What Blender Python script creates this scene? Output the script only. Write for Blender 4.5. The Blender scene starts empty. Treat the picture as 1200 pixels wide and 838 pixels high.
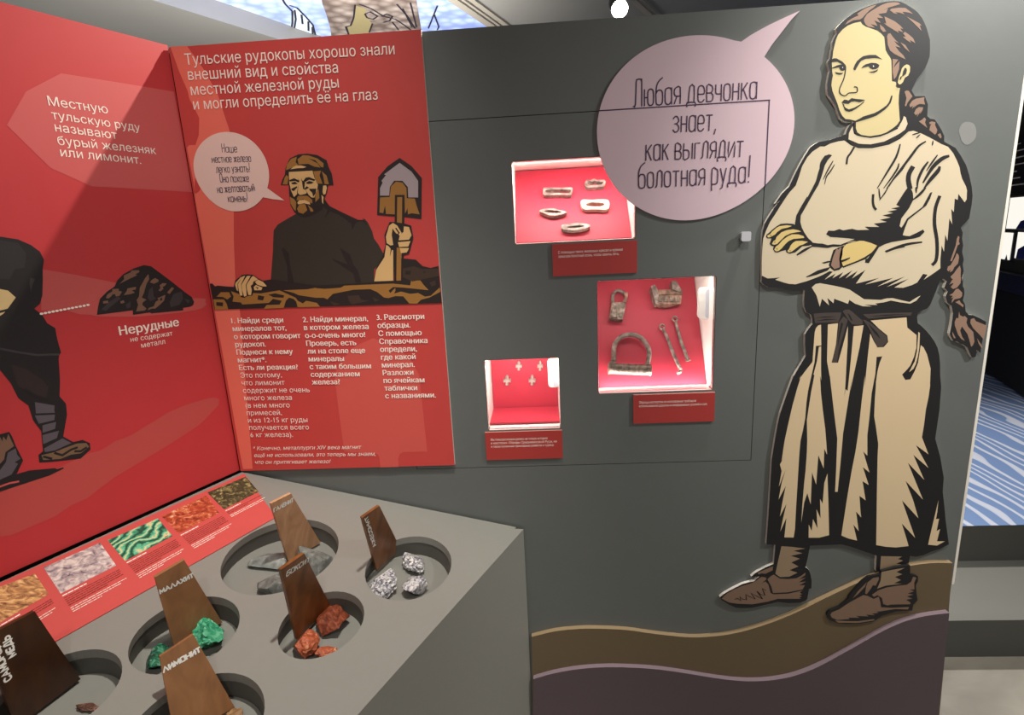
import bpy, bmesh, math, random
import numpy as np
from mathutils import Vector, Matrix, noise
from mathutils.geometry import delaunay_2d_cdt
random.seed(7)
SC = bpy.context.scene
COL = SC.collection
def lin(c):
    c /= 255.0
    return c / 12.92 if c <= .04045 else ((c + .055) / 1.055) ** 2.4
def rgb(t): return (lin(t[0]), lin(t[1]), lin(t[2]), 1)

# ------------------------------------------------------------------ camera
EYE = 1.5
CAM = Vector((0, -1.3, EYE))
RIGHT = Vector((0.99773, 0.04569, -0.04939))
DOWN = Vector((-0.03800, -0.22319, -0.97403))
FWD = Vector((-0.05552, 0.97370, -0.22095))
FPX = 650.0
cd = bpy.data.cameras.new('camera'); cam = bpy.data.objects.new('camera', cd); COL.objects.link(cam)
cd.sensor_fit = 'HORIZONTAL'; cd.sensor_width = 36; cd.lens = 36 * FPX / 1200; cd.clip_start = .02
cam.matrix_world = Matrix(((RIGHT.x, -DOWN.x, -FWD.x, CAM.x), (RIGHT.y, -DOWN.y, -FWD.y, CAM.y),
                           (RIGHT.z, -DOWN.z, -FWD.z, CAM.z), (0, 0, 0, 1)))
SC.camera = cam
# ------------------------------------------------------------------ light
w = bpy.data.worlds.new('world'); SC.world = w; w.use_nodes = True
w.node_tree.nodes['Background'].inputs[0].default_value = (1, .95, .88, 1)
w.node_tree.nodes['Background'].inputs[1].default_value = .40
SC.view_settings.view_transform = 'Standard'; SC.view_settings.look = 'None'
SC.view_settings.exposure = 0; SC.view_settings.gamma = 1; SC.view_settings.use_curve_mapping = False
def spot(name, loc, target, watts, deg, col=(1, .9, .78), blend=.8, radius=.03):
    l = bpy.data.lights.new(name, 'SPOT'); l.energy = watts; l.color = col
    l.spot_size = math.radians(deg); l.spot_blend = blend; l.shadow_soft_size = radius
    o = bpy.data.objects.new(name, l); COL.objects.link(o); o.location = loc
    o.rotation_euler = (Vector(target) - Vector(loc)).to_track_quat('-Z', 'Y').to_euler()
    return o
def area(name, loc, target, watts, sx, sy, col=(1, .95, .88)):
    l = bpy.data.lights.new(name, 'AREA'); l.energy = watts; l.color = col; l.shape = 'RECTANGLE'; l.size = sx; l.size_y = sy
    o = bpy.data.objects.new(name, l); COL.objects.link(o); o.location = loc
    o.rotation_euler = (Vector(target) - Vector(loc)).to_track_quat('-Z', 'Y').to_euler()
    return o
spot('ceiling_spot_behind_partition', (.30, .46, 2.64), (-1.0, -.5, 1.5), 95, 80, (1, .88, .76), .6, .012)
spot('ceiling_spot_over_figure', (1.75, -.95, 2.60), (1.12, 0, 1.65), 112, 74, (1, .98, .94), 1.0, .05)
spot('ceiling_spot_front_of_figure', (.35, -1.15, 2.64), (1.05, 0, 1.3), 64, 58, (1, .95, .86), 1.0, .04)
spot('ceiling_spot_over_desk', (.02, -.62, 2.64), (-.42, -.45, .85), 105, 52, (1, .93, .83), .9, .03)
spot('ceiling_wall_washer', (.80, -.11, 2.64), (.80, -.075, 0), 75, 62, (1, .95, .88), .9, .03)
spot('fill_spot_behind_visitor', (-.05, -2.1, 2.64), (-.42, -.45, .85), 34, 44, (1, .94, .86), 1.0, .05)  # unseen fill light added to brighten the tablets and desk front
spot('ceiling_spot_at_corner', (-.25, -.75, 2.64), (-.66, -.05, 1.40), 34, 60, (1, .92, .84), 1.0, .05)
spot('ceiling_spot_by_podium', (2.0, 1.4, 2.64), (2.0, 1.0, 0), 170, 80, (1, .95, .88), .8, .05)
area('hidden_ceiling_fill', (-.9, 1.5, 2.0), (-1.2, 1.7, 2.7), 34, 1.6, 1.0)  # added uplight, hidden behind the partition, to brighten the ceiling

# ------------------------------------------------------------------ materials
MATS = {}
def M(name, col, rough=.55, var=.05, scale=40, bump=0.0, metal=0.0, emit=0.0):
    if name in MATS: return MATS[name]
    m = bpy.data.materials.new(name); m.use_nodes = True
    nt = m.node_tree; b = nt.nodes['Principled BSDF']
    b.inputs['Roughness'].default_value = rough; b.inputs['Metallic'].default_value = metal
    c = rgb(col)
    tc = nt.nodes.new('ShaderNodeTexCoord'); n = nt.nodes.new('ShaderNodeTexNoise')
    n.inputs['Scale'].default_value = scale; n.inputs['Detail'].default_value = 4
    nt.links.new(tc.outputs['Object'], n.inputs['Vector'])
    mx = nt.nodes.new('ShaderNodeMix'); mx.data_type = 'RGBA'
    mx.inputs[6].default_value = [x * (1 - var) for x in c[:3]] + [1]
    mx.inputs[7].default_value = [min(1, x * (1 + var)) for x in c[:3]] + [1]
    nt.links.new(n.outputs['Fac'], mx.inputs[0]); nt.links.new(mx.outputs[2], b.inputs['Base Color'])
    if bump:
        bp = nt.nodes.new('ShaderNodeBump'); bp.inputs['Strength'].default_value = bump; bp.inputs['Distance'].default_value = .002
        nt.links.new(n.outputs['Fac'], bp.inputs['Height']); nt.links.new(bp.outputs['Normal'], b.inputs['Normal'])
    if emit:
        nt.links.new(mx.outputs[2], b.inputs['Emission Color']); b.inputs['Emission Strength'].default_value = emit
    MATS[name] = m
    return m
def Mramp(name, stops, tex='NOISE', scale=30, detail=6, dist=0, rough=.6, emit=0.0, bump=0, stretch=None, metal=0):
    """stops: [(pos, rgb)] ramp driven by a procedural texture"""
    if name in MATS: return MATS[name]
    m = bpy.data.materials.new(name); m.use_nodes = True
    nt = m.node_tree; b = nt.nodes['Principled BSDF']; b.inputs['Roughness'].default_value = rough; b.inputs['Metallic'].default_value = metal
    tc = nt.nodes.new('ShaderNodeTexCoord'); src = tc.outputs['Object']
    if stretch:
        mp = nt.nodes.new('ShaderNodeMapping'); mp.inputs['Scale'].default_value = stretch
        nt.links.new(src, mp.inputs['Vector']); src = mp.outputs['Vector']
    if tex == 'NOISE':
        t = nt.nodes.new('ShaderNodeTexNoise'); t.inputs['Scale'].default_value = scale; t.inputs['Detail'].default_value = detail
        t.inputs['Distortion'].default_value = dist; out = t.outputs['Fac']
    elif tex == 'VORONOI':
        t = nt.nodes.new('ShaderNodeTexVoronoi'); t.inputs['Scale'].default_value = scale; out = t.outputs['Distance']
    elif tex == 'WAVE':
        t = nt.nodes.new('ShaderNodeTexWave'); t.inputs['Scale'].default_value = scale; t.inputs['Distortion'].default_value = dist
        t.inputs['Detail'].default_value = detail; t.inputs['Detail Scale'].default_value = 1.0; out = t.outputs['Fac']
    nt.links.new(src, t.inputs['Vector'])
    r = nt.nodes.new('ShaderNodeValToRGB'); el = r.color_ramp.elements
    while len(el) < len(stops): el.new(.5)
    for e, (p, c) in zip(el, stops): e.position = p; e.color = rgb(c)
    nt.links.new(out, r.inputs['Fac']); nt.links.new(r.outputs['Color'], b.inputs['Base Color'])
    if bump:
        bp = nt.nodes.new('ShaderNodeBump'); bp.inputs['Strength'].default_value = bump; bp.inputs['Distance'].default_value = .003
        nt.links.new(out, bp.inputs['Height']); nt.links.new(bp.outputs['Normal'], b.inputs['Normal'])
    if emit:
        nt.links.new(r.outputs['Color'], b.inputs['Emission Color']); b.inputs['Emission Strength'].default_value = emit
    MATS[name] = m
    return m
def Memit(name, col, s):
    if name in MATS: return MATS[name]
    m = bpy.data.materials.new(name); m.use_nodes = True; nt = m.node_tree
    nt.nodes.remove(nt.nodes['Principled BSDF']); e = nt.nodes.new('ShaderNodeEmission')
    e.inputs[0].default_value = rgb(col); e.inputs[1].default_value = s
    nt.links.new(e.outputs[0], nt.nodes['Material Output'].inputs[0]); MATS[name] = m
    return m
def Mglass():
    m = bpy.data.materials.new('clear_glass'); m.use_nodes = True; nt = m.node_tree
    nt.nodes.remove(nt.nodes['Principled BSDF'])
    t = nt.nodes.new('ShaderNodeBsdfTransparent'); g = nt.nodes.new('ShaderNodeBsdfGlossy'); g.inputs['Roughness'].default_value = .02
    f = nt.nodes.new('ShaderNodeFresnel'); f.inputs['IOR'].default_value = 1.3
    x = nt.nodes.new('ShaderNodeMixShader')
    nt.links.new(f.outputs[0], x.inputs[0]); nt.links.new(t.outputs[0], x.inputs[1]); nt.links.new(g.outputs[0], x.inputs[2])
    nt.links.new(x.outputs[0], nt.nodes['Material Output'].inputs[0])
    return m
GREY = M('partition_grey_paint', (101, 105, 103), .42, .04, 30, .05)
DESKG = M('desk_grey_paint', (138, 138, 132), .5, .03, 60, .05)
RECESSW = M('recess_wall_shaded_grey', (92, 91, 86), .6, .04, 60, .05)  # shade inside the recesses put into a darker copy of the recess grey
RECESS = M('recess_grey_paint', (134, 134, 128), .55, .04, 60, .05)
WHITE = M('white_board_core', (235, 230, 220), .6, .02)
RED = M('red_print', (202, 68, 64), .5, .03, 15)
RED_L = M('red_print_left', (196, 56, 60), .5, .03, 15)
CORAL = M('coral_print', (240, 116, 98), .5, .02, 15)
CORAL_D = M('dusty_red_print', (214, 88, 80), .5, .02, 15)
ROSE = M('rose_red_print', (200, 88, 86), .5, .02, 15)
INK = M('black_ink', (30, 28, 30), .5, .1, 30)
BOARDK = M('black_board_print', (27, 26, 28), .45, .05, 30)
MINK = M('brown_black_ink', (36, 25, 23), .5, .1, 30)
TXT = M('white_lettering', (252, 240, 230), .6, .01)
PTXT = M('purple_lettering', (62, 40, 72), .5, .05)
BUB = M('pale_mauve_print', (216, 190, 200), .5, .02, 20)
BUBS = M('pale_pink_print', (238, 208, 198), .5, .02, 20)
SKIN = M('skin_print', (206, 190, 140), .5, .03, 8)
SKINY = M('yellow_skin_print', (218, 192, 124), .5, .03, 8)
LINEN = M('linen_print', (212, 197, 168), .5, .04, 6)
LINEN_D = M('skirt_linen_print', (222, 198, 160), .5, .03, 6)
HAIR = M('brown_hair_print', (148, 118, 100), .5, .06, 60)
SHOE = M('brown_shoe_print', (130, 104, 86), .5, .05, 40)
SOCK = M('taupe_sock_print', (150, 128, 103), .5, .05, 40)
BELT = M('dark_belt_print', (72, 62, 58), .5, .1, 60)
OLIVE = M('olive_wave_paint', (106, 90, 66), .5, .04, 60, .05)
PLUM = M('plum_wave_paint', (88, 74, 80), .5, .04, 60, .05)
OCHRE = M('ochre_print', (160, 112, 50), .5, .05, 30)
DBROWN = M('dark_brown_print', (62, 45, 33), .5, .08, 30)
SMOCK = M('dark_smock_print', (52, 44, 36), .5, .05, 30)
MSKIN = M('tan_skin_print', (222, 182, 122), .5, .03, 30)
STEELG = M('blade_grey_print', (170, 156, 160), .5, .04, 30)
DGREY = M('charcoal_print', (58, 54, 57), .5, .08, 30)
LGREY = M('slate_print', (92, 86, 94), .5, .08, 30)
ROCKB = M('rock_brown_print', (126, 94, 76), .5, .06, 30)
BLACK = M('matt_black', (16, 16, 17), .7, .1)
PLATE = M('label_red', (178, 56, 52), .5, .03)
NICHE_R = M('niche_red_board', (186, 46, 66), .55, .04, 8)
NICHE_W = M('niche_white_lining', (245, 240, 232), .5, .01)
GLASS = Mglass()

# ------------------------------------------------------------------ geometry helpers
def ray(x, y): return ((x - 600) * RIGHT + (y - 419) * DOWN + FPX * FWD)
class Pl:
    """a plane in the room: origin, in-plane axes u (right) and v (up), normal n towards the visitor"""
    def __init__(s, o, u, v):
        s.o = Vector(o); s.u = Vector(u).normalized(); s.v = Vector(v)
        s.v = (s.v - s.u * s.v.dot(s.u)).normalized(); s.n = s.u.cross(s.v)
    def px(s, p, off=0.0):
        d = ray(*p); t = ((s.o + s.n * off - CAM).dot(s.n)) / d.dot(s.n)
        q = CAM + d * t - s.o
        return Vector((q.dot(s.u), q.dot(s.v)))
    def at(s, q, off=0.0): return s.o + s.u * q[0] + s.v * q[1] + s.n * off
    def w(s, p, off=0.0): return s.at(s.px(p, off), off)
def P(ox, oy, k, txt):
    """read 'x,y x,y' measured on an enlarged view with origin ox,oy and magnification k"""
    r = []
    for t in txt.split():
        a, b = t.split(','); r.append((ox + float(a) / k, oy + float(b) / k))
    return r
def smooth(pts, n=4, closed=True):
    out = []; L = len(pts)
    rng = range(L) if closed else range(L - 1)
    for i in rng:
        if closed: p0, p1, p2, p3 = [Vector(pts[(i + j) % L]) for j in (-1, 0, 1, 2)]
        else: p0, p1, p2, p3 = [Vector(pts[min(max(i + j, 0), L - 1)]) for j in (-1, 0, 1, 2)]
        for k in range(n):
            t = k / n
            out.append(tuple(.5 * ((2 * p1) + (p2 - p0) * t + (2 * p0 - 5 * p1 + 4 * p2 - p3) * t * t + (3 * p1 - p0 - 3 * p2 + p3) * t ** 3)))
    if not closed: out.append(tuple(pts[-1]))
    return out
def rounded(pts, K=3, n=120, a0=None, a1=None):
    """even out a hand-measured round outline"""
    q = np.array(pts, float); c = (q.max(0) + q.min(0)) / 2; d = q - c
    th = np.arctan2(d[:, 1], d[:, 0]); r = np.hypot(d[:, 0], d[:, 1])
    def A(t): return np.stack([np.ones_like(t)] + [f(k * t) for k in range(1, K + 1) for f in (np.cos, np.sin)], 1)
    co = np.linalg.lstsq(A(th), r, rcond=None)[0]
    t = np.linspace(0, 2 * math.pi, n, endpoint=False); rr = A(t) @ co
    return [(float(c[0] + a * math.cos(b)), float(c[1] + a * math.sin(b))) for a, b in zip(rr, t)]
def tri(loops):
    """triangulate a filled loop; further loops are holes"""
    vs, es, fs = [], [], []
    for lp in loops:
        b = len(vs); vs += [Vector(p) for p in lp]
        idx = list(range(b, b + len(lp)))
        fs.append(idx); es += [(idx[i], idx[(i + 1) % len(idx)]) for i in range(len(idx))]
    if len(loops) == 1: r = delaunay_2d_cdt(vs, [], fs, 1, 1e-6)
    else: r = delaunay_2d_cdt(vs, es, [], 2, 1e-6)
    V, F = r[0], r[2]
    if len(loops) > 1:
        def inside(p, lp):
            c = False; n = len(lp)
            for i in range(n):
                a, b_ = lp[i], lp[i - 1]
                if (a[1] > p[1]) != (b_[1] > p[1]) and p[0] < (b_[0] - a[0]) * (p[1] - a[1]) / (b_[1] - a[1]) + a[0]: c = not c
            return c
        G = []
        for f in F:
            c = sum((V[i] for i in f), Vector((0, 0))) / len(f)
            if inside(c, loops[0]) and not any(inside(c, h) for h in loops[1:]): G.append(f)
        F = G
    return V, F
class B:
    """mesh under construction, several materials allowed"""
    def __init__(s): s.v = []; s.f = []; s.m = []; s.mats = []; s.sm = []; s.k = 0
    def lift(s):
        s.k += 1; return s.k * 8e-6
    def mi(s, m):
        if m not in s.mats: s.mats.append(m)
        return s.mats.index(m)
    def add(s, vs, fs, m, sm=False):
        b = len(s.v); k = s.mi(m)
        s.v += [Vector(p) for p in vs]
        for f in fs: s.f.append([b + i for i in f]); s.m.append(k); s.sm.append(sm)
    def sheet(s, pl, loops, m, off):
        """printed area: loops in plane coordinates"""
        if loops and not hasattr(loops[0][0], '__len__'): loops = [loops]
        off += s.lift(); V, F = tri(loops); s.add([pl.at(q, off) for q in V], F, m)
    def ink(s, pl, loop, m, off):
        s.sheet(pl, [[tuple(pl.px(p, off)) for p in loop]], m, off)
    def slab(s, pl, loops, m, off0, off1, side=None):
        """board: filled loops from off0 (back) to off1 (front)"""
        if loops and not hasattr(loops[0][0], '__len__'): loops = [loops]
        V, F = tri(loops); n = len(V); sd = side or m
        s.add([pl.at(q, off1) for q in V], F, m)
        s.add([pl.at(q, off0) for q in V], [f[::-1] for f in F], sd)
        cnt = {}
        for f in F:
            for i in range(len(f)):
                a, b = f[i], f[(i + 1) % len(f)]
                cnt[(a, b)] = 1
        for (a, b) in cnt:
            if (b, a) not in cnt:
                s.add([pl.at(V[a], off0), pl.at(V[b], off0), pl.at(V[b], off1), pl.at(V[a], off1)], [(0, 1, 2, 3)], sd)
    def slabpx(s, pl, loop, m, off0, off1, side=None):
        s.slab(pl, [[tuple(pl.px(p, off1)) for p in loop]], m, off0, off1, side)
    def stroke(s, pl, pts, wd, m, off, taper=False):
        """brush line through pixel points; wd in metres"""
        q = [pl.px(p, off) for p in pts]; s.line(pl, q, wd, m, off, taper)
    def line(s, pl, q, wd, m, off, taper=False):
        q = [Vector(x) for x in q]; off += s.lift()
        L = []; R = []; n = len(q)
        for i in range(n):
            a = q[max(i - 1, 0)]; b = q[min(i + 1, n - 1)]
            d = (b - a)
            if d.length < 1e-9: d = Vector((1, 0))
            d.normalize(); nn = Vector((-d.y, d.x))
            k = 1.0
            if 0 < i < n - 1:
                d1 = (q[i] - q[i - 1])
                if d1.length > 1e-9: k = min(1.6, 1 / max(.5, abs(d.dot(d1.normalized()))))
            h = wd / 2 * k
            if taper:
                t = i / (n - 1); h *= .35 + .65 * math.sin(math.pi * min(1, t * .9 + .1)) if taper == 1 else (1 - .85 * t)
            e = Vector((0, 0))
            if i == 0: e = -d * wd * .35
            if i == n - 1: e = d * wd * .35
            L.append(pl.at(q[i] + nn * h + e, off)); R.append(pl.at(q[i] - nn * h + e, off))
        s.add(L + R, [(i, n + i, n + i + 1, i + 1) for i in range(n - 1)], m)
    def box(s, c, ax, ay, az, m):
        c = Vector(c); ax, ay, az = Vector(ax), Vector(ay), Vector(az)
        vs = [c + ax * i + ay * j + az * k for i in (-1, 1) for j in (-1, 1) for k in (-1, 1)]
        s.add(vs, [(0, 1, 3, 2), (4, 6, 7, 5), (0, 4, 5, 1), (2, 3, 7, 6), (0, 2, 6, 4), (1, 5, 7, 3)], m)
    def tube(s, pts, r, m, seg=8, caps=True):
        pts = [Vector(p) for p in pts]; n = len(pts); vs = []
        rr = r if hasattr(r, '__len__') else [r] * n
        t0 = (pts[1] - pts[0]).normalized(); ref = Vector((0, 0, 1)) if abs(t0.z) < .9 else Vector((1, 0, 0))
        for i in range(n):
            t = (pts[min(i + 1, n - 1)] - pts[max(i - 1, 0)]).normalized()
            a = t.cross(ref)
            if a.length < 1e-4: a = t.cross(Vector((0, 1, 0)))
            a.normalize(); b = a.cross(t)
            for k in range(seg):
                an = 2 * math.pi * k / seg; vs.append(pts[i] + (a * math.cos(an) + b * math.sin(an)) * rr[i])
        fs = [(i * seg + k, i * seg + (k + 1) % seg, (i + 1) * seg + (k + 1) % seg, (i + 1) * seg + k) for i in range(n - 1) for k in range(seg)]
        if caps: fs += [tuple(range(seg))[::-1], tuple(range((n - 1) * seg, n * seg))]
        s.add(vs, fs, m, True)
    def done(s, name, parent=None, bevel=0):
        me = bpy.data.meshes.new(name)
        lo = Vector((min(p[i] for p in s.v) for i in range(3))); hi = Vector((max(p[i] for p in s.v) for i in range(3)))
        c = (lo + hi) / 2
        me.from_pydata([p - c for p in s.v], [], s.f)
        for m in s.mats: me.materials.append(m)
        me.polygons.foreach_set('material_index', s.m); me.polygons.foreach_set('use_smooth', s.sm)
        me.update()
        o = bpy.data.objects.new(name, me); COL.objects.link(o)
        o.location = c
        if parent is not None:
            o.parent = parent; o.location = c - wloc(parent)
        if bevel:
            bv = o.modifiers.new('bevel', 'BEVEL'); bv.width = bevel; bv.segments = 2; bv.limit_method = 'ANGLE'
        return o
def wloc(o):
    l = Vector(o.location)
    while o.parent: o = o.parent; l += o.location
    return l
def thing(name, loc, label, cat, group=None):
    o = bpy.data.objects.new(name, None); COL.objects.link(o); o.location = loc; o.empty_display_size = .05
    return tag(o, label, cat, group)
def tag(o, label, cat, group=None, kind=None):
    o['label'] = label; o['category'] = cat
    if group: o['group'] = group
    if kind: o['kind'] = kind
    return o
def struct(o, label=None, cat=None):
    o['kind'] = 'structure'
    if label: o['label'] = label
    if cat: o['category'] = cat
    return o

# lettering ---------------------------------------------------------
_tc = {}
def glyphs(txt, bold, ital):
    key = (txt, bold, ital)
    if key in _tc: return _tc[key]
    cu = bpy.data.curves.new('lettering', 'FONT'); cu.body = txt; cu.size = 1; cu.resolution_u = 2; cu.fill_mode = 'NONE'
    if bold: cu.offset = .016
    if ital: cu.shear = .3
    o = bpy.data.objects.new('lettering', cu); COL.objects.link(o)
    dg = bpy.context.evaluated_depsgraph_get()
    me = bpy.data.meshes.new_from_object(o.evaluated_get(dg))
    co = [v.co.copy() for v in me.vertices]; nxt = {}
    for e in me.edges: nxt.setdefault(e.vertices[0], []).append(e.vertices[1]); nxt.setdefault(e.vertices[1], []).append(e.vertices[0])
    bpy.data.objects.remove(o); bpy.data.curves.remove(cu); bpy.data.meshes.remove(me)
    seen = set(); loops = []
    for v0 in range(len(co)):
        if v0 in seen or v0 not in nxt: continue
        lp = [v0]; seen.add(v0)
        while True:
            c = [n for n in sorted(nxt[lp[-1]], key=lambda n: (n - lp[-1]) % len(co)) if n not in seen]
            if not c: break
            lp.append(c[0]); seen.add(c[0])
        if len(lp) > 2: loops.append([(co[i].x, co[i].y) for i in lp])
    bb = [(min(p[0] for p in l), max(p[0] for p in l), l) for l in loops]; bb.sort(key=lambda t: t[0])
    groups = []
    for a, c, l in bb:
        if groups and a < groups[-1][0] - .002: groups[-1][1].append(l); groups[-1][0] = max(groups[-1][0], c)
        else: groups.append([c, [l]])
    def wind(p, l):
        k = 0; x, y = p; n = len(l)
        for i in range(n):
            (x0, y0), (x1, y1) = l[i - 1], l[i]
            if (y0 <= y) != (y1 <= y) and (x1 - x0) * (y - y0) / (y1 - y0) + x0 > x: k += 1 if y1 > y0 else -1
        return k
    vs, fs = [], []
    for _, ls in groups:
        V0, E0 = [], []
        for l in ls:
            q = len(V0); V0 += [Vector(p) for p in l]; E0 += [(q + i, q + (i + 1) % len(l)) for i in range(len(l))]
        r = delaunay_2d_cdt(V0, E0, [], 0, 1e-6); V, F = r[0], r[2]; q = len(vs); vs += [Vector((p.x, p.y)) for p in V]
        for f in F:
            c = sum((V[i] for i in f), Vector((0, 0))) / len(f)
            if sum(wind((c.x, c.y), l) for l in ls) != 0: fs.append([q + i for i in f])
    used = {i for f in fs for i in f}
    x0 = min(vs[i].x for i in used); x1 = max(vs[i].x for i in used)
    vs = [Vector((v.x - x0, v.y)) for v in vs]
    _tc[key] = (vs, fs, x1 - x0)
    return _tc[key]
def text(b, pl, txt, p0, p1, m, off, bold=False, ital=False, tall=1.0, size=None):
    """typeset line from pixel p0 to p1 (baseline); with size the line keeps that em size"""
    vs, fs, wd = glyphs(txt, bold, ital)
    a = pl.px(p0, off); c = pl.px(p1, off); d = c - a
    k = d.length / wd if size is None else size
    d.normalize(); nn = Vector((-d.y, d.x))
    kx = k
    for sh in ((-.024, 0, .024) if bold else (0,)):
        h_ = off + b.lift()
        b.add([pl.at(a + d * ((v.x + sh) * kx) + nn * (v.y * k * tall), h_) for v in vs], fs, m)
    return k
def block(b, pl, lines, first, last, ref, m, off, bold=(), ital=False, tall=1.0):
    """left-aligned paragraph: first and last baseline starts in pixels, ref = end pixel of the first line"""
    k = None; n = len(lines)
    a = pl.px(first, off); c = pl.px(last, off); e = pl.px(ref, off)
    d = (e - a); wd0 = d.length; d.normalize(); nn = Vector((-d.y, d.x))
    for i, t in enumerate(lines):
        bo = i in bold
        vs, fs, wd = glyphs(t, bo, ital)
        if k is None: k = wd0 / wd
        o = a + (c - a) * (i / max(1, n - 1))
        for sh in ((-.024, 0, .024) if bo else (0,)):
            h_ = off + b.lift()
            b.add([pl.at(o + d * ((v.x + sh) * k) + nn * (v.y * k * tall), h_) for v in vs], fs, m)
# narrow hand lettering as brush strokes
G = {
'а': (.30, [[(.3,.48),(.24,.6),(.08,.6),(0,.5),(0,.1),(.08,0),(.2,0),(.3,.12)], [(.3,.6),(.3,0)]]),
'б': (.30, [[(.29,1.0),(.1,.86),(0,.6),(0,.1),(.08,0),(.22,0),(.3,.1),(.3,.44),(.22,.54),(.08,.54),(0,.44)]]),
'в': (.28, [[(0,0),(0,.6),(.18,.6),(.26,.52),(.26,.4),(.18,.32),(0,.32)], [(.18,.32),(.28,.24),(.28,.08),(.2,0),(0,0)]]),
'г': (.22, [[(0,0),(0,.6),(.22,.6)]]),
'д': (.36, [[(-.02,-.14),(-.02,0),(.36,0),(.36,-.14)], [(.04,0),(.1,.6),(.3,.6),(.3,0)]]),
'е': (.28, [[(0,.3),(.28,.3),(.28,.5),(.2,.6),(.08,.6),(0,.5),(0,.1),(.08,0),(.2,0),(.28,.08)]]),
'ж': (.38, [[(0,.6),(.19,.3),(0,0)], [(.38,.6),(.19,.3),(.38,0)], [(.19,.6),(.19,0)]]),
'з': (.27, [[(0,.52),(.08,.6),(.18,.6),(.26,.5),(.26,.4),(.16,.32),(.08,.32)], [(.16,.32),(.27,.22),(.27,.08),(.18,0),(.08,0),(0,.08)]]),
'и': (.28, [[(0,.6),(0,0),(.28,.6),(.28,0)]]),
'й': (.28, [[(0,.6),(0,0),(.28,.6),(.28,0)], [(.06,.8),(.14,.72),(.22,.8)]]),
'к': (.27, [[(0,0),(0,.6)], [(.26,.6),(0,.28)], [(.08,.38),(.27,0)]]),
'л': (.28, [[(-.03,0),(.04,.08),(.08,.6),(.28,.6),(.28,0)]]),
'м': (.38, [[(0,0),(.03,.6),(.19,.12),(.35,.6),(.38,0)]]),
'н': (.27, [[(0,.6),(0,0)], [(0,.3),(.27,.3)], [(.27,.6),(.27,0)]]),
'о': (.28, [[(.08,0),(0,.1),(0,.5),(.08,.6),(.2,.6),(.28,.5),(.28,.1),(.2,0),(.08,0)]]),
'п': (.27, [[(0,0),(0,.6),(.27,.6),(.27,0)]]),
'р': (.27, [[(0,-.25),(0,.6),(.19,.6),(.27,.5),(.27,.1),(.19,0),(0,0)]]),
'с': (.25, [[(.25,.52),(.18,.6),(.08,.6),(0,.5),(0,.1),(.08,0),(.18,0),(.25,.08)]]),
'т': (.28, [[(0,.6),(.28,.6)], [(.14,.6),(.14,0)]]),
'у': (.27, [[(0,.6),(.13,.12)], [(.27,.6),(.1,-.16),(.02,-.2)]]),
'х': (.28, [[(0,.6),(.28,0)], [(.28,.6),(0,0)]]),
'ч': (.26, [[(0,.6),(0,.34),(.06,.26),(.26,.26)], [(.26,.6),(.26,0)]]),
'ш': (.4, [[(0,.6),(0,0),(.4,0),(.4,.6)], [(.2,.6),(.2,0)]]),
'ы': (.42, [[(0,.6),(0,0),(.18,0),(.26,.08),(.26,.26),(.18,.34),(0,.34)], [(.42,.6),(.42,0)]]),
'ь': (.26, [[(0,.6),(0,0),(.18,0),(.26,.08),(.26,.26),(.18,.34),(0,.34)]]),
'ю': (.42, [[(0,.6),(0,0)], [(0,.3),(.16,.3)], [(.24,0),(.16,.1),(.16,.5),(.24,.6),(.34,.6),(.42,.5),(.42,.1),(.34,0),(.24,0)]]),
'я': (.27, [[(.27,0),(.27,.6),(.08,.6),(0,.52),(0,.36),(.08,.28),(.27,.28)], [(.12,.28),(0,0)]]),
'!': (.06, [[(.06,1.05),(.04,.22)], [(.03,.03),(.03,0)]]),
',': (.06, [[(.05,.04),(0,-.14)]]),
'Л': (.34, [[(-.06,0),(.04,.06),(.08,.9),(.14,1),(.28,1),(.34,.9),(.34,0)]]),
'Н': (.3, [[(0,1),(0,0)], [(0,.5),(.3,.5)], [(.3,1),(.3,0)]]),
'О': (.3, [[(.08,0),(0,.12),(0,.88),(.08,1),(.22,1),(.3,.88),(.3,.12),(.22,0),(.08,0)]]),
}
def _up(c, s): wd, st = G[c]; G[s] = (wd * 1.7, [[(x * 1.7, y / .6) for x, y in l] for l in st])
for c, s in zip('мтгквиж', 'МТГКВИЖ'): _up(c, s)
for c in 'ЛНО': G[c + 'w'] = (G[c][0] * 1.8, [[(x * 1.8, y) for x, y in l] for l in G[c][1]])
G['Г'] = (.45, [[(0, 0), (0, 1), (.45, 1)]])
G['А'] = (.6, [[(0, 0), (.3, 1), (.6, 0)], [(.12, .35), (.48, .35)]])
G['Лw'] = (.6, [[(0, 0), (.3, 1), (.6, 0)]])
G['Х'] = (.55, [[(0, 0), (.55, 1)], [(0, 1), (.55, 0)]])
G['Е'] = (.45, [[(.45, 1), (0, 1), (0, 0), (.45, 0)], [(0, .5), (.4, .5)]])
G['С'] = (.5, [[(.5, .85), (.35, 1), (.15, 1), (0, .8), (0, .2), (.15, 0), (.35, 0), (.5, .15)]])
G['Р'] = (.45, [[(0, 0), (0, 1), (.35, 1), (.45, .85), (.45, .6), (.35, .45), (0, .45)]])
G['Д'] = (.65, [[(0, -.2), (0, 0), (.65, 0), (.65, -.2)], [(.1, 0), (.3, 1), (.52, 1), (.52, 0)]])
G['Я'] = (.5, [[(.5, 0), (.5, 1), (.12, 1), (0, .85), (0, .65), (.12, .5), (.5, .5)], [(.25, .5), (0, 0)]])
G['Ь'] = (.45, [[(0, 1), (0, 0), (.32, 0), (.45, .15), (.45, .4), (.32, .55), (0, .55)]])
G['Б'] = (.5, [[(.48, 1), (0, 1), (0, 0), (.36, 0), (.5, .15), (.5, .4), (.36, .55), (0, .55)]])
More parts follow.
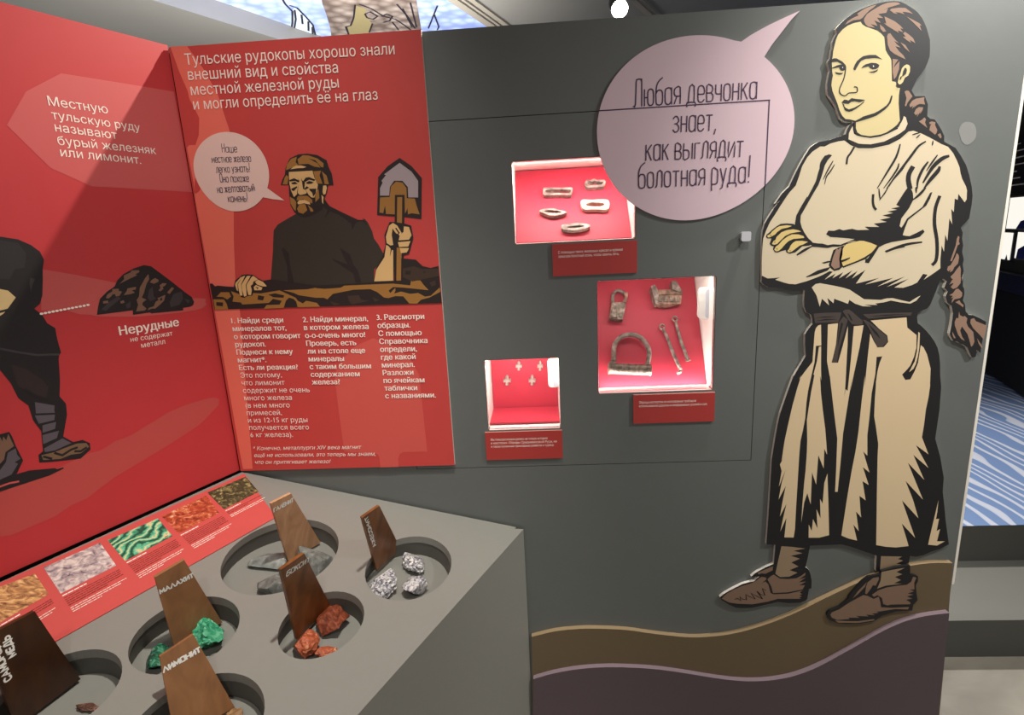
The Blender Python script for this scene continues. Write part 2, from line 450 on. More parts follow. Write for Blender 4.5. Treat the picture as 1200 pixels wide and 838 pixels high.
def hand(b, pl, txt, p0, p1, cap, m, off, wd, gap=.13, wide=False, space=.22):
    """brush lettering from pixel p0 to p1, cap height in pixels"""
    keys = [(c + 'w' if wide and c + 'w' in G else c) for c in txt]
    tot = 0; xs = []
    for c in keys:
        if c == ' ': tot += space; xs.append(None); continue
        xs.append(tot); tot += G[c][0] + gap
    tot -= gap
    a = pl.px(p0, off); e = pl.px(p1, off); d = e - a; kx = d.length / tot; d.normalize(); nn = Vector((-d.y, d.x))
    mid = ((p0[0] + p1[0]) / 2, (p0[1] + p1[1]) / 2)
    ky = cap * (pl.w(mid, off) - CAM).length / (ray(*mid).length)
    for c, x in zip(keys, xs):
        if x is None: continue
        for st in G[c][1]:
            pts = st if len(st) < 4 else smooth(st, 2, False)
            b.line(pl, [a + d * ((x + sx) * kx) + nn * (sy * ky) for sx, sy in pts], wd, m, off)

# ------------------------------------------------------------------ the main planes
LA = math.radians(65.675)
LDIR = Vector((math.cos(LA), math.sin(LA), 0))
WALL = Pl((0, 0, EYE), (1, 0, 0), (0, 0, 1))                 # front of the grey partition
C0 = WALL.w((284.3, 552)); C1 = WALL.w((613, 618))
CORX = WALL.px((196.5, 53))[0]
CORX = (CORX + C0.x) / 2
LEFT = Pl((CORX, 0, EYE), LDIR, (0, 0, 1))                   # face of the left red panel
DN = LDIR.cross(C1 - C0).normalized()
if DN.z < 0: DN = -DN
DESK = Pl(C0 + Vector((.003, -.005, 0)), LDIR, DN.cross(LDIR))                          # sloping desk top (v runs uphill to the left)
TOPZ = WALL.px((745, 19))[1]
XR = 1.018
def rect(x0, x1, z0, z1): return [(x0, z0), (x1, z0), (x1, z1), (x0, z1)]
def rrect(x0, x1, z0, z1, r):
    out = []
    for cx, cz, a0 in ((x1 - r, z1 - r, 0), (x0 + r, z1 - r, 90), (x0 + r, z0 + r, 180), (x1 - r, z0 + r, 270)):
        for k in range(4): a = math.radians(a0 + 30 * k); out.append((cx + r * math.cos(a), cz + r * math.sin(a)))
    return out

# ------------------------------------------------------------------ room shell
b = B(); FL = Pl((0, 0, 0), (1, 0, 0), (0, 1, 0))
FLOORM = Mramp('stone_floor', [(.3, (128, 122, 112)), (.55, (168, 162, 150)), (.75, (150, 144, 134))], 'NOISE', 3, 8, .6, .5)
b.slab(FL, rect(-3.5, 5, -3, 6), FLOORM, -.03, 0); struct(b.done('floor'))
dz0 = (WALL.px((534.4, 546.2))[1] + WALL.px((879.5, 541.1))[1]) / 2
dz1 = (WALL.px((501.3, 142.7))[1] + WALL.px((900, 118.5))[1]) / 2
dx1 = (WALL.px((900, 119))[0] + WALL.px((879.5, 541))[0]) / 2
dx0 = -.33
gp = .0016
NI = {}
for key, q in dict(top=((599, 187), (745, 182.5), (745, 281), (603, 285.5)), mid=((699.3, 328.7), (839.7, 323.4), (835.7, 458), (701, 460.7)),
                   low=((566, 422), (654.7, 419), (658, 503), (573, 504))).items():
    c = [WALL.px(p) for p in q]
    NI[key] = ((c[0].x + c[3].x) / 2, (c[1].x + c[2].x) / 2, (c[2].y + c[3].y) / 2, (c[0].y + c[1].y) / 2)
b = B()
b.slab(WALL, [rect(CORX, XR, -EYE, TOPZ), rect(dx0 - gp, dx1 + gp, dz0 - gp, dz1 + gp)], GREY, -.03, 0)
wb = struct(b.done('wall_back'))
b = B(); b.slab(WALL, [rect(dx0 - .012, dx1 + .012, dz0 - .012, dz1 + .012), rect(dx0 + .012, dx1 - .012, dz0 + .012, dz1 - .012)], BLACK, -.05, -.031)
struct(b.done('trim_1'))
b = B(); b.slab(WALL, rect(XR, XR + .006, WALL.px((1112, 660))[1] - .06, TOPZ), WHITE, -.03, .001); struct(b.done('trim_2'))
b = B(); b.slab(WALL, [rect(dx0, dx1, dz0, dz1)] + [rrect(*NI[k], .006) for k in NI], GREY, -.028, 0)
door = struct(b.done('door_1'))
# small square knob on the door
kc = WALL.w((871, 277)); b = B()
KN = M('brushed_chrome', (215, 215, 222), .35, .05, 40, 0, .45)
kp = Pl(kc, (1, 0, 0), (0, 0, 1))
b.slab(kp, rrect(-.008, .008, -.008, .008, .003), KN, 0, .012); b.slab(kp, rrect(-.0105, .0105, -.0105, .0105, .004), KN, .012, .019)
b.done('door_knob', door, .001)
# chalky patch of filler on the partition
b = B(); patch = smooth(P(1000, 100, 6.667, '850,300 890,285 940,300 960,350 955,410 920,450 880,465 850,440 835,400 825,350'), 3)
b.ink(WALL, patch, M('filler_patch', (128, 128, 126), .6, .06, 50), .0004)
o = b.done('filler_smudge', wb)
# dark wall carrying the left red panel
LB = Pl(LEFT.o, LEFT.u, LEFT.v)
b = B(); b.slab(LB, rect(-1.6, .03, -EYE, LEFT.px((100, 27))[1] - .003), BLACK, -.05, -.012); struct(b.done('wall_left'))
# ceiling with an opening for the light box
CEZ = 2.7; CE = Pl((0, 0, CEZ), (1, 0, 0), (0, -1, 0))
def cp(p): return tuple(CE.px(p))
def ext(a, c, f0, f1): a, c = Vector(a), Vector(c); return tuple(a + (c - a) * f0), tuple(a + (c - a) * f1)
l0, l1 = ext(cp((243, 20)), cp((322.5, 44.7)), -2.2, 2.6)
r0, r1 = ext(cp((528, 0)), cp((572, 30)), -2.2, 2.6)
CEIL = M('ceiling_grey_paint', (150, 149, 146), .6, .04, 3)
b = B(); b.slab(CE, [[(-4, -6), (5, -6), (5, 3), (-4, 3)], [l0, l1, r1, r0]], CEIL, -.16, 0); struct(b.done('ceiling'))
# right moulding of the opening and the slim ceiling rail
b = B(); TR = M('ceiling_trim_paint', (168, 162, 152), .5, .03)
for k0, k1 in ((0, .045), (.06, .075), (.09, .12)):
    d = (Vector(r1) - Vector(r0)).normalized(); nn = Vector((-d.y, d.x))
    if nn.x < 0: nn = -nn
    q = [Vector(r0) + nn * k0, Vector(r1) + nn * k0, Vector(r1) + nn * k1, Vector(r0) + nn * k1]
    b.slab(CE, [tuple(x) for x in q], TR, 0, .012)
struct(b.done('trim_3'))
b = B(); t0, t1 = ext(cp((750, 0)), cp((768, 17)), -3, 6)
for wd, off in ((.03, .02), (.012, .03)):
    d = (Vector(t1) - Vector(t0)).normalized(); nn = Vector((-d.y, d.x)) * wd
    b.slab(CE, [tuple(Vector(t0) - nn), tuple(Vector(t1) - nn), tuple(Vector(t1) + nn), tuple(Vector(t0) + nn)], TR, 0, off)
struct(b.done('trim_4'))
b = B(); fw = Pl((0, 5.98, 0), (1, 0, 0), (0, 0, 1)); b.slab(fw, rect(-3.5, 4.9, .003, 2.69), M('far_wall_grey', (96, 97, 95), .6, .05), -.01, 0); struct(b.done('wall_far'))
# podium steps and the dark wall behind it
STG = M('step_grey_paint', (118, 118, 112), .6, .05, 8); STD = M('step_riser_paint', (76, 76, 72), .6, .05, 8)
y1, y2, z1, z2 = .397, .736, .144, .295
b = B()
sx0, sx1 = .95, 4.6
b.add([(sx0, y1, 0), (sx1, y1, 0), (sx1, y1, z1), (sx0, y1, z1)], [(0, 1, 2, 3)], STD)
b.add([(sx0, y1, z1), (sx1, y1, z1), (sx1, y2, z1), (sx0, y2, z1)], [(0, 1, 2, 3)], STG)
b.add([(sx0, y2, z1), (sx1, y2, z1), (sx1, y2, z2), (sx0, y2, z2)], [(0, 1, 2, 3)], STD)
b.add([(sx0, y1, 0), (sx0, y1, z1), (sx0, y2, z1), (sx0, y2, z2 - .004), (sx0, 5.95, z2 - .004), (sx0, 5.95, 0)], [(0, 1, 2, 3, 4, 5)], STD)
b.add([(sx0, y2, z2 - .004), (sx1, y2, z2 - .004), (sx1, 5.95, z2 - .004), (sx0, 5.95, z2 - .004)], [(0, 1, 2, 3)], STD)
podium = b.done('podium')
tag(podium, 'grey two step podium with a blue sea print on top, right of the partition', 'podium')
SEA = Mramp('sea_print_waves', [(.70, (118, 146, 194)), (.80, (196, 204, 225)), (.97, (208, 214, 232))], 'WAVE', 5.2, 1.0, 12, .6, stretch=(1.0, .32, 1))
sea = Pl((0, 0, z2), (1, 0, 0), (0, 1, 0))
f0, f1 = Vector((3.14, 2.34)), Vector((3.4, 3.05)); fd = (f1 - f0).normalized()
ca, cb = f0 - fd * 1.8, f0 + fd * 3.2
b = B(); b.sheet(sea, [[(sx0, y2), (4.0, y2), tuple(ca) if ca.x < 4 else (4, ca.y), tuple(cb), (sx0, cb.y)]], SEA, .002)
b.done('sea_print', podium)
# black wall edge of the podium with a black counter and lit screens on it
FAR = Pl((f0.x, f0.y, z2), (-fd.x, -fd.y, 0), (0, 0, 1))
if FAR.n.dot(CAM - FAR.o) < 0: FAR = Pl((f0.x, f0.y, z2), (fd.x, fd.y, 0), (0, 0, 1))
DKW = M('dark_gallery_wall', (52, 52, 50), .6, .08, 6)
b = B(); b.slab(FAR, rect(-3.4, 2.2, .003, 2.4), DKW, -.08, 0); struct(b.done('wall_right'))
b = B(); cz = FAR.px((1185, 318))[1]; b.slab(FAR, rrect(-3.2, 2.0, .02, cz - .12, .01), BLACK, .003, .05)
b.slab(FAR, rrect(-3.2, 2.0, cz - .12, cz, .01), M('counter_blue_black', (34, 34, 62), .4, .05), .003, .07)
tag(b.done('display_counter'), 'black display counter behind the sea print podium, under the lit screens', 'counter')
SCR = Memit('screen_light', (255, 250, 240), 1.0)
BLU = M('screen_navy_figure', (42, 52, 120), .5, .05)
def screen(q, lab, fig):
    c = [FAR.px(p, .03) for p in q]; x0, x1 = sorted((c[0].x, c[1].x)); za, zb = min(p.y for p in c), max(p.y for p in c)
    t = thing('display_screen', FAR.at(((x0 + x1) / 2, za), .0), lab, 'screen', 'lit screens beyond the podium')
    b = B(); b.slab(FAR, rrect(x0 - .012, x1 + .012, za - .012, zb + .012, .01), M('screen_frame', (60, 60, 62), .5), .003, .026); b.done('screen_frame', t)
    b = B(); b.slab(FAR, rect(x0, x1, za, zb), SCR, .0265, .03)
    for pts in fig: b.sheet(FAR, [[(x0 + (x1 - x0) * u, za + (zb - za) * v) for u, v in pts]], BLU, .0305)
    b.done('screen_picture', t)
screen(((1184, 232), (1206, 232), (1206, 268), (1184, 268)), 'lit white screen beyond the podium, the upper one of two', [[(.55, 0), (.75, .25), (1, .3), (1, 0)]])
screen(((1171, 273), (1187, 273), (1187, 303), (1171, 303)), 'lit cream screen just above the black counter, nearest the partition edge', [[(.7, 0), (.78, .2), (.9, 0)]])
screen(((1193, 273), (1212, 273), (1212, 303), (1193, 303)), 'lit screen with navy figure above the black counter, at the photo edge', [[(.1, 0), (.15, .35), (.7, .6), (1, .4), (1, 0)]])
b = B(); c = FAR.px((1186, 192), .04); b.slab(FAR, rrect(c.x - .5, c.x + .5, c.y - .2, c.y + .18, .01), M('info_board_black', (26, 26, 34), .5), .003, .04)
for k in range(7): b.sheet(FAR, rect(c.x - .35 + .03 * (k % 3), c.x + .1 + .07 * (k % 4), c.y + .12 - .045 * k, c.y + .128 - .045 * k), TXT, .0405)
tag(b.done('information_board'), 'black information board with fine white lines, above the lit screens', 'board')
# light box in the ceiling opening
SKYP = Mramp('light_box_sky_print', [(.1, (196, 214, 252)), (.5, (164, 184, 238)), (.8, (140, 158, 220))], 'VORONOI', 14, rough=.5, emit=.72)
BARK = Mramp('light_box_bark_print', [(.1, (172, 160, 154)), (.45, (140, 127, 120)), (.75, (104, 90, 84))], 'VORONOI', 14, rough=.5, emit=.55)
BAG = M('light_box_khaki_print', (146, 134, 98), .5, .05, 20, 0, 0, .6); LK = M('light_box_line_print', (44, 40, 52), .5, .05); ICE = M('light_box_pale_print', (196, 212, 234), .5, .03, 20, 0, 0, .75)
LBP = Pl((0, 0, CEZ + .10), (1, 0, 0), (0, -1, 0))
lb = thing('ceiling_light_box', (-.6, 2.4, CEZ + .10), 'blue backlit light box with tree print, recessed in the ceiling behind the red panel', 'light box')
def gr(a, d): return (a[0] + d[0], a[1] + d[1])
b = B(); b.slab(LBP, [gr(l0, (-.05, 0)), gr(l1, (-.05, 0)), gr(r1, (.05, 0)), gr(r0, (.05, 0))], SKYP, -.02, 0); b.done('lit_panel', lb)
b = B(); b.ink(LBP, P(260, 0, 7.5, '860,-80 885,40 915,120 945,220 960,300 960,420 1600,420 1760,300 1730,120 1700,-80'), BARK, -.0 + .002); b.done('tree_print', lb)
b = B(); b.ink(LBP, P(390, 0, 5.714, '150,35 225,60 215,95 240,130 265,160 235,230 110,240 90,180 120,175 140,130'), BAG, .004)
for s_ in ('150,35 140,120 120,172 88,180 110,240', '180,30 260,60 340,110 420,130 480,170 520,200', '215,95 250,80 300,110 270,130 230,120 215,95', '330,110 360,95 400,110 380,140 340,150', '265,160 245,215', '400,150 440,200',
           '640,190 680,90 700,40', '680,100 710,180 700,200', '470,60 530,180', '430,30 500,110 550,190', '520,20 560,180'):
    b.stroke(LBP, P(390, 0, 5.714, s_), .010, LK, .005)
b.done('bundle_print', lb)
b = B(); b.ink(LBP, P(260, 0, 7.5, '610,110 640,60 700,120 760,180 820,260 830,340 610,340 600,280'), ICE, .004)
for s_ in ('500,-60 560,40 620,100 620,200 600,330', '600,50 660,70 740,150 800,220 825,320', '640,90 650,170 635,260', '700,130 710,210', '760,190 762,270', '795,240 800,310'):
    b.stroke(LBP, P(260, 0, 7.5, s_), .012, LK, .005)
b.done('icicle_print', lb)
# ceiling spotlight seen above the partition
ld = ray(726, 10); lp = CAM + ld * ((2.60 - CAM.z) / ld.z)
sl = thing('ceiling_spotlight', (lp.x, lp.y, CEZ), 'lit round ceiling spotlight shining above the grey partition', 'spotlight')
aim = (Vector((.5, -.3, 1.0)) - lp).normalized(); b = B()
b.tube([lp - aim * .10, lp - aim * .09, lp + aim * .005], [.025, .045, .045], M('lamp_housing_black', (30, 30, 32), .4), 20); b.done('housing', sl)
b = B(); b.tube([lp + aim * .006, lp + aim * .010], [.042, .042], Memit('lamp_light', (255, 244, 224), 30), 20); b.done('lens', sl)
b = B(); b.tube([lp - aim * .05, Vector((lp.x, lp.y, lp.z + .04)), Vector((lp.x, lp.y, CEZ - .002))], .009, TR, 10); b.done('stem', sl)
spot('spotlight_beam', tuple(lp + aim * .03), (.5, -.3, 1.0), 10, 70, (1, .93, .82), .9, .03)

# ------------------------------------------------------------------ red panel on the main wall
T0 = .010
rp = thing('exhibit_poster', (CORX + .28, 0, EYE + dz0), 'red poster with printed bearded miner and shovel, on the grey wall in the corner', 'poster')
px_r = (WALL.px((492, 36), T0).x + WALL.px((534.2, 546.5), T0).x) / 2
pz0 = (WALL.px((284.3, 550.1), T0).y + WALL.px((534, 546.8), T0).y) / 2; pz1 = WALL.px((345, 45), T0).y
b = B(); b.slab(WALL, rect(CORX + .004, px_r, pz0, pz1), RED, .0005, T0, WHITE); b.done('panel_board', rp)
W0 = T0
b = B()
def clipx(pts): return [(p[0], p[1]) for p in pts]
b.ink(WALL, P(0, 0, 1, '199.5,54.6 219,53.7 222,58 238,80 255,110 264,138 268,150 272,163 275,200 274,240 274,280 277,362 281,362 296,549.5 284.8,549.8 281,530 262,420 250,355 240,296 229,235 227,215 219,173 222,170 229,170 233,158 233.5,138 222,116 220,107 210,84'), CORAL, W0 + .0003)
b.ink(WALL, smooth(P(0, 0, 1, '229,208 234,211 235,221 231,226 228,225'), 3), RED, W0 + .0005)
b.ink(WALL, P(240, 340, 3.644, '595,690 555,385 560,345 580,305 640,240 720,205 830,250 880,300 915,360 950,690 850,692 832,700 825,720 828,755 750,757 745,715 738,702 720,698'), CORAL_D, W0 + .0003)
b.done('background_print', rp)
# the printed miner
b = B(); m1 = (310, 170, 8.383); m2 = (420, 170, 4.656); m3 = (240, 290, 8); m4 = (370, 290, 7.5)
o1 = W0 + .0006
b.ink(WALL, P(*m1, '300,680 130,780 90,838') + [(320, 285), (320, 292), (317, 332)] + P(*m4, '0,350 510,310 515,190 600,100') + P(*m2, '135,590 110,545 85,510 75,470 50,420 35,404 20,400') + P(*m1, '975,735 920,735 760,660 640,600 595,550'), SMOCK, o1)
for s_ in ('740,0 790,60 800,170 840,345 780,345 770,170 720,20',): b.ink(WALL, P(*m3, s_), MINK, o1 + .0002)
b.ink(WALL, P(*m4, '210,0 300,60 330,150 370,200 400,310 350,310 330,230 150,110 140,95 280,150 240,70'), MINK, o1 + .0002)
b.ink(WALL, P(*m1, '595,540 640,600 760,660 920,735 975,735 1010,790 960,745 900,760 860,838 850,770 740,690 640,650 590,720 620,640 570,600'), MINK, o1 + .0002)
b.ink(WALL, P(*m1, '160,392 175,340 200,290 205,230 225,180 250,130 330,92 420,84 520,98 610,150 632,222 660,280 678,394 625,395 612,470 590,520 600,560 560,640 470,690 390,712 330,690 290,655 255,590 243,500 238,392'), MINK, o1 + .0004)
sk = o1 + .0006
b.ink(WALL, P(*m1, '240,265 470,252 490,320 525,390 515,450 490,515 460,515 415,470 400,482 340,492 330,470 290,512 262,450 245,380 240,300'), MSKIN, sk)
b.ink(WALL, P(*m1, '255,238 300,200 360,200 412,215 380,226 320,228'), MSKIN, sk)
b.ink(WALL, P(*m1, '575,400 605,395 612,420 600,480 580,488 570,460'), MSKIN, sk)
b.ink(WALL, P(*m1, '560,490 580,510 575,580 565,560'), MSKIN, sk)
b.ink(WALL, P(*m1, '322,565 340,542 400,538 445,560 448,585 390,572 330,582'), MSKIN, sk)
for s_ in ('210,248 222,190 262,135 318,115 305,170 330,192 262,225', '335,190 325,140 375,100 430,102 520,132 580,180 578,220 555,215 500,150 430,130 520,180 550,222 490,212 430,185', '480,258 555,252 540,300 570,380 515,378 495,320',
           '562,256 610,300 632,384 590,382 580,320', '178,385 198,320 214,295 236,310 226,388', '308,545 330,500 420,498 470,540 470,575 380,532', '318,625 345,580 400,580 420,640 380,676 335,662', '248,508 290,530 312,560 306,650 280,620 256,575',
           '425,588 470,625 482,650 455,655', '500,470 530,430 540,520 500,560'):
    b.ink(WALL, P(*m1, s_), OCHRE, sk + .0001)
for s_ in ('242,345 290,326 345,350 335,368 300,352 250,358', '382,352 405,320 440,315 500,340 488,352 440,340 400,362', '262,372 300,360 328,380 290,386 270,384', '405,372 440,352 485,366 460,380 425,382', '366,345 396,362 392,432 412,404 438,418 400,440 378,430', '262,430 318,404 322,416 288,452 268,446',
           '438,430 510,428 500,478 478,508 468,468 446,446', '330,325 340,350 334,352', '362,322 370,350 362,350', '335,380 325,470 350,492 400,480 420,470 400,492 340,500 318,470', '300,530 322,508 312,560', '405,440 440,500 455,512 430,505'):
    b.ink(WALL, P(*m1, s_), MINK, sk + .0003)
b.done('miner_print', rp)
b = B()
b.ink(WALL, P(*m2, '102,382 108,175 160,115 225,70 290,115 346,180 344,404 248,392 247,745 195,745 200,390'), MINK, o1 + .0004)
b.ink(WALL, P(*m2, '118,276 118,235 132,205 126,195 150,165 140,160 225,97 290,145 326,196 326,286 272,286 270,230 240,195 195,195 172,228 168,276'), STEELG, sk)
b.ink(WALL, P(*m2, '118,286 170,284 178,225 205,200 240,205 262,235 264,290 308,292 316,325 334,378 290,372 270,378 268,345 254,375 252,275 202,275 200,378 150,376 146,330 135,372 115,368'), OCHRE, sk)
b.ink(WALL, P(*m2, '199,272 252,272 246,745 196,745'), MINK, sk + .0002)
b.ink(WALL, P(*m2, '212,284 239,284 234,740 207,740'), OCHRE, sk + .0004)
b.done('shovel_print', rp)
b = B(); hi = sk + .0005
b.ink(WALL, P(*m2, '132,605 148,545 142,490 170,420 198,420 250,428 288,440 300,505 276,595 240,602 232,560 200,560 192,745 83,748 93,678'), MINK, hi)
for s_ in ('86,744 97,682 142,612 152,545 165,552 176,566 172,610 182,572 190,575 190,740', '154,535 150,500 168,440 188,425 212,440 236,480 226,494 204,480 186,455 182,490 190,545 176,548', '248,444 276,447 290,492 276,516 220,520 226,490 246,474', '216,530 284,524 272,554 222,556', '226,562 276,562 264,586 232,590'):
    b.ink(WALL, P(*m2, s_), MSKIN, hi + .0002)
b.stroke(WALL, P(*m2, '205,455 222,480 212,490'), .003, MINK, hi + .0004)
b.done('fist_print', rp)
b = B(); gi = sk + .0010
b.ink(WALL, P(*m3, '46,340 70,338 95,366 120,358 200,366 275,370 330,330 400,310 500,320 620,300') + P(*m4, '0,335 220,325 500,308 700,296 750,290 752,95 880,108 940,165 1010,180 1078,163 1108,488 0,520') + P(*m3, '90,584'), MINK, gi)
for s_ in ('112,462 150,420 228,420 246,460 210,488 170,464', '80,486 180,488 205,530 220,580 95,583', '245,410 330,440 470,428 520,432 700,402 760,430 850,470 872,500 920,525 950,500 1050,520 1080,555 870,560 858,510 835,484 790,470 760,500 740,566 552,575 580,540 700,536 722,500 640,482 600,520 350,535 340,516 260,508 270,460'):
    b.ink(WALL, P(*m3, s_), OCHRE, gi + .0002)
for s_ in ('108,512 172,516 168,552 108,546', '500,448 560,460 545,496 494,490', '596,442 660,430 744,450 738,472 640,466'): b.ink(WALL, P(*m3, s_), MINK, gi + .0004)
b.ink(WALL, P(*m3, '735,402 960,392 1040,378') + P(*m4, '0,358 80,364 220,354 250,336 500,325 680,318 830,334 838,294 920,290 945,325 992,376 900,366 760,352 680,348 640,380 655,400 700,355 700,380 690,405 750,388 830,408 900,400 960,432 1010,425 1090,352 1095,390 1000,440 925,460 890,494 822,493 770,430 700,428 640,445 600,440 540,392 480,366 330,372 150,408 102,456 72,442 0,442') + P(*m3, '880,448 830,425'), OCHRE, gi + .0002)
for s_ in ('765,260 765,185 860,165 940,190 1078,185 1085,250 850,300', '280,425 380,420 400,460 470,470 320,500 290,470', '120,470 220,500 160,510', '500,440 560,460 520,480'): b.ink(WALL, P(*m4, s_), DBROWN, gi + .0002)
for s_ in ('790,205 835,205 830,240 785,235', '945,205 965,210 955,230'): b.ink(WALL, P(*m4, s_), MINK, gi + .0004)
b.ink(WALL, P(*m4, '1000,310 1050,290 1055,330 1020,345'), DBROWN, gi + .0002)
b.done('ground_print', rp)
b = B(); hj = gi + .0006
b.ink(WALL, P(*m3, '272,362 285,310 350,258 400,252 450,258 500,292 545,312 586,358 580,374 545,378 540,405 455,405 445,450 400,455 370,472 340,465 320,430 296,415'), MINK, hj)
for s_ in ('284,350 290,330 340,276 350,280 306,340 310,410 298,398', '310,345 355,272 378,266 340,345 354,450 332,452 318,400', '345,348 395,268 430,266 385,348 392,452 370,462 350,400', '392,348 440,276 455,268 500,300 455,320 450,345 430,360 440,400 434,445 410,446 396,400', '458,372 480,352 540,376 530,400 466,402', '470,322 500,302 545,322 582,364 545,366 490,348'):
    b.ink(WALL, P(*m3, s_), MSKIN, hj + .0002)
b.stroke(WALL, P(*m3, '480,372 500,380 490,390'), .002, MINK, hj + .0004)
b.done('hand_print', rp)
b = B(); s8 = (220, 150, 8.383)
bub = rounded(P(*s8, '785,588 740,680 690,735 600,792 490,820 380,805 250,730 150,630 85,510 60,400 65,300 110,180 200,88 320,48 440,46 560,80 680,170 760,300 795,420 797,500'))
b.ink(WALL, bub, BUBS, W0 + .0012); b.ink(WALL, P(*s8, '780,590 870,655 950,712 840,700 735,680 740,620'), BUBS, W0 + .0012)
for t_, a_, e_ in (('Наше', '340,238', '485,236'), ('местное железо', '240,340', '622,330'), ('легко узнать!', '285,440', '612,428'), ('Оно похоже', '322,532', '602,526'), ('на желтоватый', '296,636', '660,616'), ('камень!', '402,726', '590,720')):
    hand(b, WALL, t_, P(*s8, a_)[0], P(*s8, e_)[0], 9.2, PTXT, W0 + .0015, .0013)
b.done('speech_bubble_print', rp)
b = B(); lo = W0 + .0016
c3 = (190, 30, 2.538)
for t_, a_, e_ in (('Тульские рудокопы хорошо знали', '70,117', '692,85'), ('внешний вид и свойства', '79,162', '524,140'), ('местной железной руды', '87,207', '526,184'), ('и могли определить её на глаз', '95,250', '642,220')):
    text(b, WALL, t_, P(*c3, a_)[0], P(*c3, e_)[0], TXT, lo, tall=1.12)
b.done('heading_lettering', rp)
b = B(); c4 = (240, 340, 3.644)
def q4(s): return P(*c4, s)[0]
block(b, WALL, ['1. Найди среди', 'минералов тот,', 'о котором говорит', 'рудокоп.', 'Поднеси к нему', 'магнит*.', 'Есть ли реакция?', 'Это потому,', 'что лимонит', 'содержит не очень', 'много железа', '(в нем много', 'примесей,', 'и из 12-15 кг руды', 'получается всего', '6 кг железа).'], q4('115,142'), q4('196,628'), q4('335,138'), TXT, lo, bold=range(7))
b.done('instruction_lettering', rp); b = B()
block(b, WALL, ['2. Найди минерал,', 'в котором железа', 'о-о-очень много!', 'Проверь, есть', 'ли на столе еще', 'минералы', 'с таким большим', 'содержанием', 'железа?'], q4('420,137'), q4('459,403'), q4('697,132'), TXT, lo, bold=range(9))
b.done('instruction_lettering', rp); b = B()
block(b, WALL, ['3. Рассмотри', 'образцы.', 'С помощью', 'Справочника', 'определи,', 'где какой', 'минерал.', 'Разложи', 'по ячейкам', 'таблички', 'с названиями.'], q4('735,128'), q4('772,462'), q4('937,123'), TXT, lo, bold=range(11))
b.done('instruction_lettering', rp); b = B()
block(b, WALL, ['* Конечно, металлурги XIV века магнит', 'ещё не использовали, это теперь мы знаем,', 'что он притягивает железо!'], q4('207,684'), q4('216,743'), q4('670,678'), TXT, lo, ital=True)
b.done('footnote_lettering', rp)

# ------------------------------------------------------------------ red panel on the left wall
lpn = thing('exhibit_poster', LEFT.at((-.5, -.62), 0), 'red poster with printed digger and rock heap, on the left wall', 'poster')
e0 = LEFT.px((0, 677)); e1 = LEFT.px((284, 549.5)); g0 = LEFT.px((0, 2)); g1 = LEFT.px((196.5, 53))
sl_b = (e1.y - e0.y) / (e1.x - e0.x); sl_t = (g1.y - g0.y) / (g1.x - g0.x)
xl = -1.15
b = B(); b.slab(LEFT, [(xl, e1.y + sl_b * (xl - e1.x)), (-.004, e1.y + sl_b * (-.004 - e1.x)), (-.004, g1.y + sl_t * (-.004 - g1.x)), (xl, g1.y + sl_t * (xl - g1.x))], RED_L, -.011, 0, M('salmon_board_core', (225, 165, 150), .6))
b.done('panel_board', lpn)
c1 = (0, 0, 2.794); c2 = (0, 260, 2.794); c7 = (0, 560, 4.19); c6 = (0, 400, 4.656); c5 = (0, 270, 5.2375); cr = (100, 300, 6.983)
b = B()
b.ink(LEFT, P(*c1, '22,410 85,300 200,240 400,272 569,300 628,625 630,629 300,610 165,550'), M('cloud_print', (206, 92, 92), .5, .02, 15), .0003)
b.done('thought_cloud_print', lpn); b = B()
b.ink(LEFT, smooth([(257, 468), (250, 466), (236, 469), (200, 482), (154, 510), (135, 517), (120, 527), (105, 531)], 2, False) + [(60, 552), (0, 577)] + P(*c7, '0,290 60,282 150,240 270,190 350,135 430,100 480,60 560,0') + [(200, 520), (235, 497), (256, 475)], M('floor_glow_print', (192, 78, 74), .5, .02, 15), .0003)
b.done('floor_glow_print', lpn); b = B()
b.ink(LEFT, P(*c2, '135,155 240,172 382,200 330,300 300,305 262,303 215,290 165,292 135,290'), ROSE, .0003)
b.ink(LEFT, smooth(P(*c2, '300,305 330,290 640,250 672,264 672,275 640,290 540,303 440,311 340,310'), 3), ROSE, .0005)
b.done('light_beam_print', lpn)
b = B()
b.ink(LEFT, P(*c5, '-60,30 0,38 110,55 190,90 245,130 270,180 262,240 263,300 260,400 245,450 210,480 260,520 290,570 340,600 346,640 355,680 375,750 360,770') + P(*c6, '326,60 320,95 328,220 325,300 360,340 366,400 345,520 400,550 450,538 490,555 494,590 440,640 300,656 215,662 210,620 235,600 225,490 180,430 155,350 100,310 60,230 0,155 -60,100'), INK, .0007)
b.ink(LEFT, P(*c5, '-60,60 0,60 110,75 160,140 150,230 90,240 60,300 -60,300'), M('charcoal_coat_print', (44, 41, 43), .5, .06, 30), .0009)
b.ink(LEFT, P(*c5, '185,290 215,300 200,330 190,380 180,330'), DGREY, .0009)
b.ink(LEFT, P(*c5, '-40,350 0,360 50,370 97,412 40,490 20,512 -40,550'), M('hand_tan_print', (204, 180, 128), .5, .03), .0011)
b.stroke(LEFT, P(*c5, '-30,500 0,500 45,488'), .004, INK, .0013)
b.ink(LEFT, P(*c6, '60,130 140,150 230,210 265,250 250,310 180,290 150,270 100,250'), M('umber_trouser_print', (48, 36, 36), .5, .06), .0009)
b.stroke(LEFT, P(*c6, '0,40 100,60 200,75 318,72'), .004, M('coat_fold_print', (60, 57, 60), .5), .0011)
b.stroke(LEFT, P(*c6, '140,262 200,300 260,320'), .005, INK, .0012)
